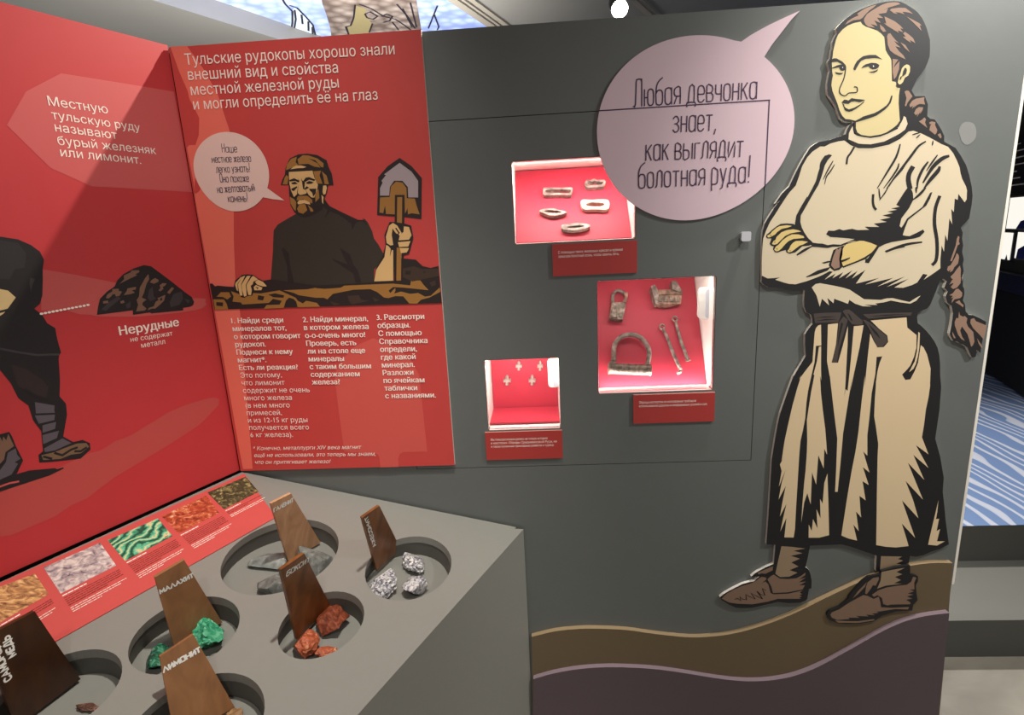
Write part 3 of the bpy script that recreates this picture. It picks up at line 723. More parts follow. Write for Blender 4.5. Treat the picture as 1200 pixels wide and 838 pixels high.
for s_ in ('190,332 298,350 296,382 300,390 196,394', '190,405 300,400 296,430 212,450', '232,458 306,440 300,478 232,500', '230,512 322,488 310,528 236,562', '240,585 340,530 390,555 300,595 245,605'): b.ink(LEFT, P(*c6, s_), LGREY, .0009)
b.ink(LEFT, P(*c6, '225,622 300,604 360,580 420,558 470,555 486,575 440,612 390,618 330,642 236,648'), M('sole_brown_print', (122, 96, 72), .5, .05), .0009)
for s_ in ('300,610 340,622 390,590 420,580', '410,600 440,600 470,580', '240,630 280,640'): b.stroke(LEFT, P(*c6, s_), .004, INK, .0011)
b.ink(LEFT, P(*c6, '-40,510 0,508 50,494 66,520 88,575 126,650 92,722 20,762 -40,770'), INK, .0007)
b.ink(LEFT, P(*c6, '-40,760 20,745 160,705 300,692 310,698 345,688 348,694 270,732 0,820 -40,830'), INK, .0006)
b.stroke(LEFT, P(*c6, '-20,800 50,775 100,765'), .0035, ROSE, .0010)
b.ink(LEFT, P(*c6, '-40,520 0,522 12,545 18,520 34,540 45,505 76,572 30,605 22,645 0,668 -40,670'), ROCKB, .0009)
b.ink(LEFT, P(*c6, '-40,720 0,702 32,660 42,608 85,584 94,620 112,640 80,660 98,668 62,728 0,755 -40,760'), LGREY, .0009)
b.done('digger_print', lpn)
b = B()
b.ink(LEFT, P(*cr, '95,482 105,410 120,350 180,290 240,250 262,200 310,150 400,100 480,75 540,85 700,205 820,300 870,335 890,375 884,400 860,415 800,425 802,445 540,470 530,462 390,482 388,445'), INK, .0009)
for s_ in ('278,230 318,190 314,160 370,135 378,118 440,118 442,132 410,150 424,158 350,192', '168,345 180,315 220,290 220,270 275,268 272,285 300,292 280,325 250,332 244,312 222,315 212,330 190,348', '315,320 340,285 345,265 415,252 412,275 380,280 405,300 370,312', '415,455 432,400 420,360 440,330 445,260 490,180 516,148 522,190 500,230 480,300 462,340 500,358 470,380 466,400 500,430 486,446',
           '510,445 520,425 560,412 575,375 600,360 590,345 655,318 645,365 610,400 570,432 545,430', '528,215 545,195 572,180 598,195 598,210 560,228', '598,282 615,262 608,240 632,222 666,224 650,245 632,252 640,270 615,290', '668,300 708,255 726,264 690,312', '145,370 185,365 188,385 145,390', '285,372 312,362 322,382 292,390'):
    b.ink(LEFT, P(*cr, s_), ROCKB, .0011)
for s_ in ('130,440 200,370 270,330 290,350 200,420 170,450', '330,400 370,370 370,420 340,430', '520,280 550,250 560,330 580,350 530,370 510,340', '690,380 720,310 790,290 800,350 770,400 700,420', '810,350 860,360 840,390'): b.ink(LEFT, P(*cr, s_), DGREY, .0011)
b.ink(LEFT, P(*cr, '610,350 625,340 630,360 615,368'), INK, .0013)
b.done('rock_print', lpn)
b = B()
for k in range(13):
    t = k / 12; c = LEFT.px((255 / 5.2375 + t * 285 / 5.2375, 270 + (512 - 54 * t) / 5.2375), .0012)
    b.sheet(LEFT, [(c.x + .0032 * math.cos(a), c.y + .0024 * math.sin(a)) for a in [i * math.pi / 3 for i in range(6)]], TXT, .0012)
b.done('dotted_line_print', lpn)
b = B()
for t_, a_, e_ in (('Местную', '160,345', '355,372'), ('тульскую руду', '171,389', '460,430'), ('называют', '182,430', '385,456'), ('бурый железняк', '191,474', '512,505'), ('или лимонит.', '200,512', '463,537')):
    text(b, LEFT, t_, P(*c1, a_)[0], P(*c1, e_)[0], TXT, .001, tall=.98)
b.done('heading_lettering', lpn); b = B()
text(b, LEFT, 'Нерудные', P(*cr, '284,650')[0], P(*cr, '768,572')[0], TXT, .001, bold=True)
text(b, LEFT, 'не содержат', P(*cr, '372,704')[0], P(*cr, '715,650')[0], TXT, .001)
text(b, LEFT, 'металл', P(*cr, '460,752')[0], P(*cr, '655,718')[0], TXT, .001)
b.done('caption_lettering', lpn)

# ------------------------------------------------------------------ big speech bubble board
sb = thing('speech_bubble', WALL.w((815, 255)), 'large pale mauve speech bubble with hand lettering, left of the woman', 'speech bubble')
s8 = (680, 0, 2.889); TB = .006
core = P(*s8, '625,193 655,228 682,265 712,335 725,415 722,465 705,520 685,560 650,602 600,645 560,672 500,712 440,734 370,750 300,745 240,726 180,692 130,640 90,575 62,500 53,440 60,375 80,320 105,280 140,235 190,192 240,160 300,135 350,123 410,117 470,124 545,140')
sm = rounded(core); tail = P(*s8, '545,141 575,120 610,100 640,84 690,60 744,36 715,66 685,105 650,150 623,192')
# drop the outline points inside the tail's mouth and let the tail take their place
a, c = tail[0], tail[-1]; cx_, cy_ = 680 + 385 / 2.889, 435 / 2.889
ang = [math.atan2(p[1] - cy_, p[0] - cx_) for p in sm]; aa, ac = math.atan2(a[1] - cy_, a[0] - cx_), math.atan2(c[1] - cy_, c[0] - cx_)
arc = [(t_, p) for t_, p in zip(ang, sm) if not (aa - .02 <= t_ <= ac + .02)]
arc.sort(key=lambda t: (t[0] - ac) % (2 * math.pi))
b = B(); b.slabpx(WALL, tail + [p for _, p in arc], BUB, .0005, TB); b.done('bubble_board', sb)
b = B()
b.line(WALL, [(WALL.px(P(*s8, '58,380')[0], TB).x + .002, dz1), (dx1 + .001, dz1)], .0026, PTXT, TB + .0003)
b.line(WALL, [(dx1, dz1), (dx1, WALL.px(P(*s8, '617,634')[0], TB).y)], .0026, PTXT, TB + .0004)
b.done('seam', sb)
b = B()
for t_, a_, e_, h_ in (('Любая девчонка', '184,360', '596,333', 29), ('знает,', '314,447', '458,441', 28), ('как выглядит', '222,543', '549,530', 28), ('болотная руда!', '198,637', '571,617', 28)):
    hand(b, WALL, t_, P(*s8, a_)[0], P(*s8, e_)[0], h_, PTXT, TB + .0006, .0026)
b.done('lettering', sb)

# ------------------------------------------------------------------ wave boards along the foot of the wall
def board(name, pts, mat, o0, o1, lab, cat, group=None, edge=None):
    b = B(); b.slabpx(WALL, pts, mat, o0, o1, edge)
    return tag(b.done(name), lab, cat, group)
olive_top = smooth(P(600, 623.5, 2, '46,246 100,233 160,227 215,227 270,230 320,237 370,243 420,247 470,245 520,238 570,225 620,208 670,187 720,162 770,138 820,115 870,96 920,82 980,73 1033,73'), 3, False)
board('wave_board', [(625, 900)] + olive_top + [(1108, 762)] + [(1095, 900)], OLIVE, .0005, .014, 'olive brown wave shaped board behind the plum wave, carrying the right shoe', 'wave board', 'wave boards at the foot of the grey wall', M('tan_lit_edge', (158, 136, 104), .6))  # overhead light on the wave's top is painted in as a paler tan edge
plum_top = smooth(P(600, 623.5, 2, '50,345 100,331 160,321 220,317 280,318 340,322 400,330 460,340 520,348 570,350 620,346 670,335 720,315 770,288 820,260 870,232 920,210 970,197 1025,190'), 3, False)
board('wave_board', [(622, 960)] + plum_top + [(1108, 762), (1085, 960)], PLUM, .0145, .028, 'plum purple wave shaped board, the front one at the foot of the grey wall', 'wave board', 'wave boards at the foot of the grey wall', M('mauve_lit_edge', (138, 120, 129), .6))  # edge lightened to mauve to paint in light from above

# ------------------------------------------------------------------ cut-out woman
cw = thing('cutout_figure', WALL.w((990, 728)), 'flat cutout of a woman with braid, cream dress and folded arms, on the grey wall', 'cutout figure')
TW = .009
w1 = (950, 0, 6.667); w2 = (960, 50, 6.983); w3 = (880, 120, 6.667); w4 = (1000, 100, 6.667); w5 = (880, 230, 6.667); w6 = (1000, 220, 6.667)
k1 = (890, 320, 5.714); k2 = (1060, 320, 6.983); k3 = (890, 440, 5); k4 = (890, 540, 5); k5 = (840, 630, 8.383); k6 = (960, 630, 7.618)
sil = (P(*w1, '530,25 590,12 650,8 700,12 740,30 780,55 815,78 840,100 870,140 890,180 905,215 915,250 932,310 933,380 930,440 915,485 895,530 865,575 830,620 800,680 788,705 800,725 815,752 890,750')
     + P(*w4, '565,100 583,150 578,240 600,260 635,266 660,300 690,350 710,395 710,440 800,490 840,550 880,620 905,700')
     + P(*w6, '925,-10 932,60 925,130 905,240 870,280 840,312 855,350 850,400 858,450 850,500 863,560 855,600 862,650 850,700 855,780')
     + P(*k2, '480,10 470,90 488,130 490,170 478,225 495,258 500,315 525,340 560,345 620,372 668,400 628,600 622,655 590,630 583,685 550,690 530,650 515,610 480,585 450,575 430,560 400,555 378,520 370,495 385,420 397,330 385,270 350,240 335,190 355,150 325,120 345,68 318,45 298,52 285,62 275,100 260,140 235,200 210,260 185,290 160,300 125,312 108,330 103,360 108,410 145,440 180,475 210,510 245,560 270,610 285,675 291,740 292,838')
     + P(*k3, '1065,70 1055,200 1030,370 1060,480 1080,600 1074,680 1087,800') + P(*k4, '1090,340 1110,490 1060,515 1000,535 960,553 915,562')
     + P(*k6, '810,165 800,230 700,265 620,290 506,300 512,160') + P(*k4, '600,527 540,505 480,490 400,494 345,496')
     + P(*k4, '296,498 285,560 270,625') + P(*k5, '880,295 905,320 920,360 932,420 930,500 905,505 890,600 870,622 820,640 700,645 600,632 480,660 350,690 250,694 190,690 120,660 50,615 30,588 60,560 130,518 250,458 330,435 370,428 395,400 420,382 380,384 338,384 370,355 400,335 480,292 560,256 568,160 575,72')
     + P(*k4, '40,490 50,350 60,200 68,60') + P(*k3, '62,700 66,600 72,490 85,410 95,350 108,280 122,220 160,110 200,0')
     + P(*k1, '230,690 270,620 310,555 305,480 305,410 330,370 355,340 352,300 345,278 315,265 300,225 298,190 303,113 230,122 180,108 130,95 60,95 30,80 13,60')
     + P(*w5, '84,640 86,500 86,330 92,270 110,210 145,150 190,80 225,35') + P(*w3, '190,790 240,715 300,655 340,570 380,490 420,420 465,350 500,325 530,310 610,295 680,270 740,248 752,210 770,178 800,160')
     + P(*w2, '280,648 240,652 205,645 172,620 155,575 138,520 100,465 70,420 65,380 65,340 75,285 85,230 70,170 72,150 90,125 100,50')
     + P(*w1, '165,400 170,330 185,290 205,258 200,222 230,185 270,150 330,105 400,70 470,42'))
b = B(); b.slabpx(WALL, sil, BOARDK, .0005, TW, WHITE); b.done('outline_board', cw)
A1, A2, A3, A4 = TW + .0003, TW + .0006, TW + .0009, TW + .0012
def fills(name, parts, parent=None):
    b = B()
    for ref, mat, off, data in parts:
        for s_ in data: b.ink(WALL, s_ if not isinstance(s_, str) else P(*ref, s_), mat, off)
    return b.done(name, parent or cw)
face_o = P(*w1, '172,440 176,400 185,360 198,310 215,270 250,230 290,200 340,180 390,170 403,190 430,208 480,225 520,240 550,262 575,290 580,340 585,390 600,420 620,448 630,470 633,550 635,635 665,640 672,672 697,690') + P(*w2, '660,375 652,430 650,500 655,570 660,640 635,675 600,702 550,735 500,752 420,765 380,763 340,753 310,735 300,715 298,640 250,628 215,625 190,600 176,575 165,550 150,500 130,450 110,400 100,350 104,310 112,270 106,235 105,200 103,150')
b = B()
b.ink(WALL, face_o, SKIN, A1)
b.ink(WALL, P(*w1, '680,645 690,600 705,560 712,535 728,515 750,503 768,508 777,522 775,560 762,590 735,608 722,640 705,658 690,660'), SKIN, A2)
for s_ in ('95,142 118,128 142,128 190,155 212,178 221,195 220,225 205,225 210,200 190,178 150,156 100,160', '280,212 292,180 310,150 335,128 360,110 410,100 462,100 490,118 518,138 480,128 450,126 380,132 345,148 330,165 310,200 298,222 286,226',
           '104,206 150,184 190,176 216,192 213,222 196,230 178,228 166,214 164,202 110,212', '128,240 160,246 198,248 184,260 166,263 138,256', '344,210 360,190 382,176 430,164 468,168 492,182 486,202 466,216 436,218 416,208 406,194 370,202',
           '404,240 435,235 462,228 484,214 474,234 450,246 425,247', '182,490 205,466 225,468 238,474 265,454 300,460 345,464 376,468 350,482 330,488 290,480 262,484 240,502 205,498', '188,494 204,506 206,520 218,534 242,546 268,538 290,530 340,502 372,472 366,488 340,512 300,542 268,560 245,566 222,560 208,550 200,525',
           '290,642 330,622 360,604 400,592 450,577 490,556 520,536 552,512 572,486 590,432 600,434 596,460 585,492 565,520 540,546 505,572 470,596 430,612 380,628 335,642 300,652'):
    b.ink(WALL, P(*w2, s_), BOARDK, A2)
b.stroke(WALL, smooth(P(*w2, '216,215 210,260 200,300 182,340 168,375 166,402 180,425 208,435 228,424 245,412 300,408 313,392 308,366 288,362'), 3, False), .0024, BOARDK, A2)
b.ink(WALL, P(*w2, '438,188 446,186 450,194 442,200'), WHITE, A3); b.ink(WALL, P(*w2, '188,200 194,198 196,206 190,208'), WHITE, A3)
b.ink(WALL, P(*w1, '692,625 702,600 716,590 722,560 735,530 748,532 752,550 746,575 728,592 712,600 706,620'), BOARDK, A3)
b.ink(WALL, P(*w1, '668,660 690,668 700,684 680,685 668,675'), BOARDK, A3)
b.ink(WALL, P(*w2, '285,640 300,640 300,700 312,735 345,755 420,767 500,754 560,730 610,696 645,665 660,640 668,655 650,690 610,715 560,745 500,768 420,780 350,770 300,750 282,715'), BOARDK, A3)
b.done('face', cw)
fills('hair', [(w1, HAIR, A1, ['268,194 290,165 330,140 375,120 362,108 395,85 430,65 470,48 515,36 490,60 460,80 435,105 420,122 405,140 385,152 330,160',
    '430,192 416,165 418,145 440,110 480,82 520,58 560,36 600,22 650,17 684,20 700,32 640,50 600,62 560,88 606,62 590,100 528,110 568,142 518,138 548,180 498,160 522,202 470,188 502,216 450,208',
    '618,80 632,68 690,60 740,62 770,84 802,110 765,98 718,92 732,112 690,98 660,96 684,110 650,104', '575,128 600,138 660,168 700,200 724,226 700,222 722,252 680,238 690,258 640,228 600,205 572,180 590,185',
    '748,128 790,150 850,182 866,198 852,200 868,244 835,210 800,175', '596,285 604,264 622,260 640,285 662,312 692,340 652,320 672,345 704,372 662,362 690,400 724,432 742,464 700,445 655,422 620,395 602,350', '736,248 765,268 800,298 818,338 775,312 784,335 745,310 720,288 742,286 722,262',
    '700,330 740,352 775,410 735,375', '640,460 684,466 660,500 648,530 668,505 694,478 690,540 668,600 650,622 640,560', '540,190 570,215 590,245 565,250 545,225'])])
fills('braid', [(w4, HAIR, A1, ['400,48 418,40 434,44 462,86 435,120 420,140 432,112 412,165 402,160 415,100', '438,152 460,120 490,104 556,93 552,115 560,150 520,145 500,152 470,175 482,155 458,186 466,160 444,172', '474,216 490,185 512,170 546,172 540,195 520,225 524,205 496,248 505,220 488,234', '512,282 535,270 556,250 568,265 560,290 577,332 548,310', '592,290 612,282 642,288 638,310 656,350 650,372 638,386 594,350 600,320 610,300 598,305', '658,385 680,374 690,405 680,416']),
    ])
fills('braid', [(w6, HAIR, A1, ['818,376 830,385 824,420 832,440 815,450 795,510 770,575 757,572 775,520 800,450 808,400', '732,640 740,615 760,605 795,545 808,510 822,525 826,545 818,592 790,620 775,650 752,662 762,640 742,655', '758,695 785,670 805,640 832,608 840,640 838,690 838,745 810,780 780,792 760,775 785,755 778,745 745,758 790,725 770,712']),
    (k2, HAIR, A1, ['395,30 420,10 450,8 462,40 460,68 436,88 378,114 398,90 412,78 372,86 388,58 410,48', '366,182 395,165 420,132 440,128 472,160 470,190 455,205 410,215 385,246 388,222 400,200 420,190 380,208 395,186', '416,238 448,222 462,245 484,262 478,282 460,265', '424,368 440,370 446,315 454,345 480,358 492,350 514,372 506,405 520,440 562,482 572,560 560,590 545,604 532,555 515,500 470,438 455,470 470,520 494,556 465,540 438,505 412,432 410,400',
     '542,378 568,368 585,395 610,404 672,430 662,480 648,545 610,500 560,450 538,408', '594,535 640,605 630,615 605,575', '390,480 402,500 418,532 405,534 392,505'])])
tun = (P(*w3, '540,345 575,345 620,322 680,305 730,298 780,335 840,355 950,358 1080,330 1195,270') + P(*w4, '330,450 430,362 470,355 540,380 600,410 690,460 740,480 780,530 810,590 830,640 838,690 850,730 880,790')
     + P(*w6, '888,20 885,90 870,115 845,80 820,48 816,95 792,85 785,190 765,165 772,285 750,240 735,415 718,365 708,500 690,450 680,560 680,630 640,660 550,720 580,680 545,673 500,740 460,760 390,782 320,780 432,712 262,775 402,694 188,772 312,704 92,756 204,704 20,750')
     + P(*w5, '895,575 790,642 834,583 738,642 794,578 688,642 722,593 636,642 662,604 575,652 640,590 615,585 560,615 520,632 440,662 350,688 300,685 260,675 190,652 228,634 175,640 130,642 85,620 85,500 90,400 96,330 120,265 150,200 190,140 240,60 285,0') + P(*w3, '240,790 300,705 350,650 375,580 400,500 440,430 480,385'))
b = B(); b.ink(WALL, tun, LINEN, A1)
arm = (P(*w6, '430,0 455,15 465,40 470,92 435,160 375,240 362,300 376,312 395,285 420,240 540,150 565,105 600,40 618,33 600,85 570,140 500,195 430,250 405,310 386,370 410,376 440,378 500,350 545,326 557,345 520,383 480,396 420,405 300,425 250,440 200,465 160,530 120,590 92,585 95,560 115,550 140,510 185,450 100,415 0,415')
     + P(*w5, '800,348 760,362 720,385 680,395 640,395 600,405 560,402 520,398 480,396 470,378 480,362 520,368 560,370 600,382 640,375 700,378 760,355 812,334 720,325 620,318 588,296 606,268 650,270 690,256 720,266 790,254 830,264 926,262 890,238 1005,240 960,214 1065,200 1008,184 1094,165 1028,150 1114,130 1066,120 1144,105 1096,95 1164,82 1136,66')
     + P(*w6, '395,40 420,5'))
b.ink(WALL, arm, BOARDK, A2)
b.ink(WALL, P(*w3, '585,415 610,405 634,412 600,452 578,490 555,570 530,640') + P(*w5, '475,0 430,80 390,150 386,200 396,240 418,285 445,325 482,360 470,382 430,350 380,258 340,242 346,200 355,150 395,75 440,0') + P(*w3, '440,745 475,680 508,615 525,550 545,490 555,450'), BOARDK, A2)
for s_ in ('428,630 470,608 520,580 570,565 622,552 600,580 560,596 510,615 440,633', '552,520 600,506 625,505 610,518 570,526'): b.ink(WALL, P(*w5, s_), BOARDK, A2)
def st(ref, s_, wd, tp=1, off=A2): b.stroke(WALL, smooth(P(*ref, s_), 3, False), wd, BOARDK, off, tp)
st(w3, '805,352 780,395 755,430 748,478', .0042, 0); st(w3, '640,460 600,530 566,600', .003); st(w3, '652,488 620,540 590,580 577,636', .003)
st(w3, '580,420 550,470 540,520', .004)
st(w4, '365,465 335,560 270,670 190,800', .0048); st(w5, '955,-10 953,40 960,80 975,102', .005, 0)
st(w4, '355,615 345,650 300,720 240,800', .004); st(w4, '560,442 510,475 460,540 400,620 330,710 265,800', .0055); st(w4, '415,605 380,660 310,740 280,790', .003); st(w6, '270,0 240,50 205,95', .003); st(w6, '200,10 205,60 210,90', .003)
st(w4, '460,645 436,690 430,740 442,800', .010, 0); st(w4, '580,603 540,660 505,740 500,800', .006); st(w4, '655,548 610,610 574,664', .004); st(w4, '738,555 690,575 620,640 550,752', .009); st(w4, '672,645 660,670 600,740 560,795', .009); st(w6, '560,5 520,50 470,92', .006); st(w6, '490,0 492,35', .004)
st(w6, '672,72 642,160 634,280 652,400 655,500 645,570 622,598', .0072, 0); st(w6, '530,426 450,436 380,452 310,475 255,495', .0058)
st(w4, '465,385 520,370', .003); st(w4, '495,410 520,385', .003); st(w4, '618,465 622,435', .003); st(w5, '1060,430 1130,405 1195,390', .005, 0)
st(w5, '365,455 420,420 475,392', .006)
b.done('tunic', cw)
collar = P(*w3, '762,288 766,240 780,210 795,185 798,215 806,246 830,260 860,268 960,272 1020,260 1070,245 1150,205') + P(*w4, '340,322 375,290 388,262 394,240 410,250 424,300 405,345 370,372 330,395 240,440 130,462 40,458') + P(*w3, '920,330 840,322')
fills('collar', [(w3, LINEN, A2, [collar])])
b = B(); b.ink(WALL, P(*w3, '752,290 762,288 800,312 840,324 950,328 1000,322') + P(*w4, '130,464 240,442 330,398 405,350 425,310 440,345 420,370 340,420 250,462 130,490 40,488') + P(*w3, '950,358 840,356 790,335'), BOARDK, A3); b.done('collar_outline', cw)
fills('cuff', [(w5, BOARDK, A2, ['645,420 690,398 726,385 722,430 710,470 705,510 715,552 690,575 650,584 622,560 608,540 620,500 630,465']), (w5, HAIR, A3, ['662,424 672,408 684,418 694,402 708,402 695,450 690,490 694,555 652,570 626,540 636,495 645,465'])])
fills('hand', [(w5, BOARDK, A2, ['712,412 740,370 870,335 1000,380 945,445 900,490 720,560 690,500']), (w5, SKINY, A3, ['718,412 728,392 745,375 800,358 850,348 882,349 940,366 986,386 962,418 940,442 884,478 830,504 720,546 704,500 715,455']), (w5, BOARDK, A4, ['700,500 730,492 776,476 772,488 740,505 706,518'])])
fills('hand', [(w5, BOARDK, A2, ['118,318 122,300 145,282 165,262 200,235 232,216 280,212 335,216 352,238 390,262 415,290 436,320 470,348 482,362 460,385 400,392 370,420 345,440 300,450 275,436 272,420 235,430 210,440 188,438 172,415 178,392 160,388 146,372 155,345 160,330 130,330']),
    (w5, SKINY, A3, ['128,306 150,296 165,276 200,246 222,234 280,226 322,232 290,244 240,255 205,280 190,298 150,320 132,322', '164,372 175,352 192,340 200,318 238,282 280,265 330,258 372,266 392,276 350,282 310,290 268,310 235,342 206,372 180,380', '182,416 196,392 215,380 245,345 285,315 320,298 370,298 412,312 416,326 370,330 330,334 295,350 270,372 240,408 215,428 194,430', '284,428 300,408 310,385 330,362 352,350 400,348 446,356 410,376 380,386 355,405 320,432 296,440']),
    (w5, BOARDK, A4, ['160,300 150,306 156,312', '190,350 182,360 188,366', '206,402 200,412 208,418', '308,418 302,426 310,430'])])
fills('waist_flap', [(k1, LINEN, A1, ['350,96 375,74 405,68 450,76 500,85 560,98 605,112 650,142 700,175 760,178 812,180 850,170 892,168 950,182 1005,194 1045,168 1080,150 1050,185 1010,205 940,196 880,184 835,196 775,204 790,214 700,212 752,224 690,222 640,205 602,180 592,206 545,188 500,172 496,202 455,168 466,216 418,172 404,226 392,185 382,150'])])
fills('belt', [(k1, BELT, A2, ['362,272 440,266 548,264 540,300 528,330 440,332 372,336', '690,276 840,268 1022,264 1012,284 880,290 730,306', '556,256 575,246 600,244 625,262 650,285 690,318 690,346 640,346 618,342 592,310', '562,290 592,312 566,400 530,520 520,596 484,596 500,540 512,480 528,380 532,330', '690,312 712,316 740,332 800,378 852,424 856,462 838,478 820,494 788,496 770,455 745,395 720,350']),
    (k1, BOARDK, A3, ['372,300 440,290 520,292 440,298', '380,320 450,306 520,310 450,316', '590,268 605,280 625,320 612,315', '548,330 560,340 535,440 525,500 530,420', '730,340 790,400 810,440 770,400', '720,292 850,278 1000,274 850,286'])])
skirt = [P(*k1, '370,395 378,370 392,352 412,345 414,485 378,488 374,540 368,600 345,700 322,800') + P(*k3, '300,30 285,90 275,160 268,250 255,320 240,385 232,480 225,600 213,800') + P(*k4, '208,400 200,450 146,449 158,335 122,415 140,330 158,253 120,326 135,240 154,148 112,228 130,130 154,50 114,152 130,60') + P(*k3, '120,522 142,480 130,500 140,430 148,380 165,300 195,170 220,80 245,0') + P(*k1, '265,715 300,665 355,595'),
    P(*k1, '398,496 413,490 412,640 414,720') + P(*k3, '355,0 360,100 370,195 385,310 392,400 396,464 380,430 376,545 345,468 332,640 308,568 300,756 280,690 262,745') + P(*k4, '245,362 252,250 262,130') + P(*k3, '270,560 278,450 280,380 278,260 290,180 302,100 322,0') + P(*k1, '362,680 385,590'),
    P(*k4, '398,74 404,250 408,436 350,451 288,451 289,374 306,412 314,342 340,396 334,284 358,338 355,224 370,252 380,130'),
    P(*k1, '458,344 526,336 512,480 484,600 526,600 560,480 592,356 590,480 585,560 578,700 572,800') + P(*k3, '500,90 497,124 505,80') + P(*k1, '590,790 600,700 616,540 632,356 697,350 670,500 640,640 608,790') + P(*k3, '545,0 520,150 490,340 475,510 458,682 443,682 450,540 456,370 435,200 412,0') + P(*k1, '470,690 452,590'),
    P(*k1, '742,406 762,450 790,498 832,496 862,462 856,418 800,372 745,318 860,308 985,297 990,365 1022,392 1052,416 1050,500 1035,560 1010,620 980,655 955,680 976,716 1010,712 1040,655 1062,600 1080,482 1100,500 1122,545 1146,640 1142,740') + P(*k3, '1000,60 990,130 975,200 964,290 952,362 990,462 916,408 990,542 902,466 965,612 870,512 958,728 856,618') + P(*k4, '900,230 931,337 835,232 912,452 834,368 855,435 874,500 800,508 740,504 684,494 688,200') + P(*k3, '692,480 696,400 682,300 672,240 676,140 682,60') + P(*k1, '780,730 790,660 805,600 822,558 784,562 780,620 775,680 752,800') + P(*k3, '655,130 645,240 632,350 632,470 608,446 644,568 606,538 640,642 604,620 622,732 586,706 592,800') + P(*k4, '596,332 566,298 581,412 550,374 572,468 520,455 480,438 510,240 540,60') + P(*k3, '562,450 580,330 600,140 618,0') + P(*k1, '705,760 725,560'),
    P(*k1, '1064,394 1074,402 1070,500 1060,560 1048,608 1030,642 1002,664 1020,628 1040,590 1055,520 1060,460'),
    P(*k4, '1048,232 1042,300 1034,342 1052,340 1038,412 1058,400 1040,472 1086,472 1040,497 988,492 1004,420 1020,352 1035,290')]
fills('skirt', [(k1, LINEN_D, A1, skirt)])
fills('sock', [(k5, SOCK, A1, ['635,85 740,92 868,108 755,130 842,154 728,180 815,208 732,245 802,284 716,320 792,346 712,385 620,388 575,356 600,240'])])
fills('sock', [(k6, SOCK, A1, ['552,166 740,170 702,192 750,206 688,234 735,240 640,285 542,296'])])
fills('shoe', [(k5, SHOE, A1, ['48,600 66,580 100,550 160,515 250,475 320,455 380,430 410,405 440,386 482,392 488,410 440,450 478,432 506,460 528,545 560,558 700,552 842,520 815,540 838,556 812,566 836,580 808,590 828,602 600,602 500,630 350,656 200,650 120,638', '498,410 530,380 560,364 620,404 700,408 782,400 830,375 872,344 868,370 810,410 876,392 806,440 878,432 810,470 866,468 842,510 700,538 552,545 536,482',
    '400,346 470,315 552,282 548,322 480,355 412,366']), (k5, BOARDK, A2, ['400,368 440,352 500,360 480,388 440,372'])])
b = B(); b.stroke(WALL, P(*k5, '180,606 205,598 235,622 228,580 252,605 292,612 285,560 330,585 378,604 335,545 400,580 448,602 395,528 430,560 472,568 448,500 480,520'), .0022, BOARDK, A2); b.done('stitching', cw)
O1 = .021
b = B(); b.slabpx(WALL, P(*k6, '68,690 78,668 95,652 180,618 262,552 268,522 320,460 380,395 440,350 520,335 545,325 556,300 690,262 812,250 812,330 850,335 882,348 882,392 862,425 870,500 880,560 840,600 830,652 760,655 690,660 560,700 490,748 350,772 230,772 165,764 95,738'), BOARDK, .0145, O1, BOARDK); b.done('shoe_outline_board', cw)
fills('shoe', [(k6, SHOE, O1 + .0003, ['100,690 112,668 180,640 270,580 392,514 430,520 486,548 532,528 546,580 552,622 640,628 802,620 792,642 680,638 540,660 512,660 530,672 470,680 500,694 420,688 440,704 330,700 360,716 262,716 270,728 160,736 112,715', '470,512 500,490 530,470 600,446 700,430 782,422 820,395 838,350 862,356 866,362 848,402 850,462 806,466 846,480 790,500 842,510 782,526 830,545 776,556 815,580 812,596 640,598 610,606 572,594 560,540 520,514 490,530', '140,740 250,746 350,746 490,728 494,740 350,762 170,760',
    '410,500 418,440 432,400 482,360 530,352 534,370 505,430 480,425 455,465 425,505', '298,545 322,512 345,480 425,398 408,440 350,502']),
    (k6, SOCK, O1 + .0003, ['556,308 640,290 764,270 690,308 742,328 676,352 730,380 668,408 740,412 640,424 592,430 518,456 548,385'])])

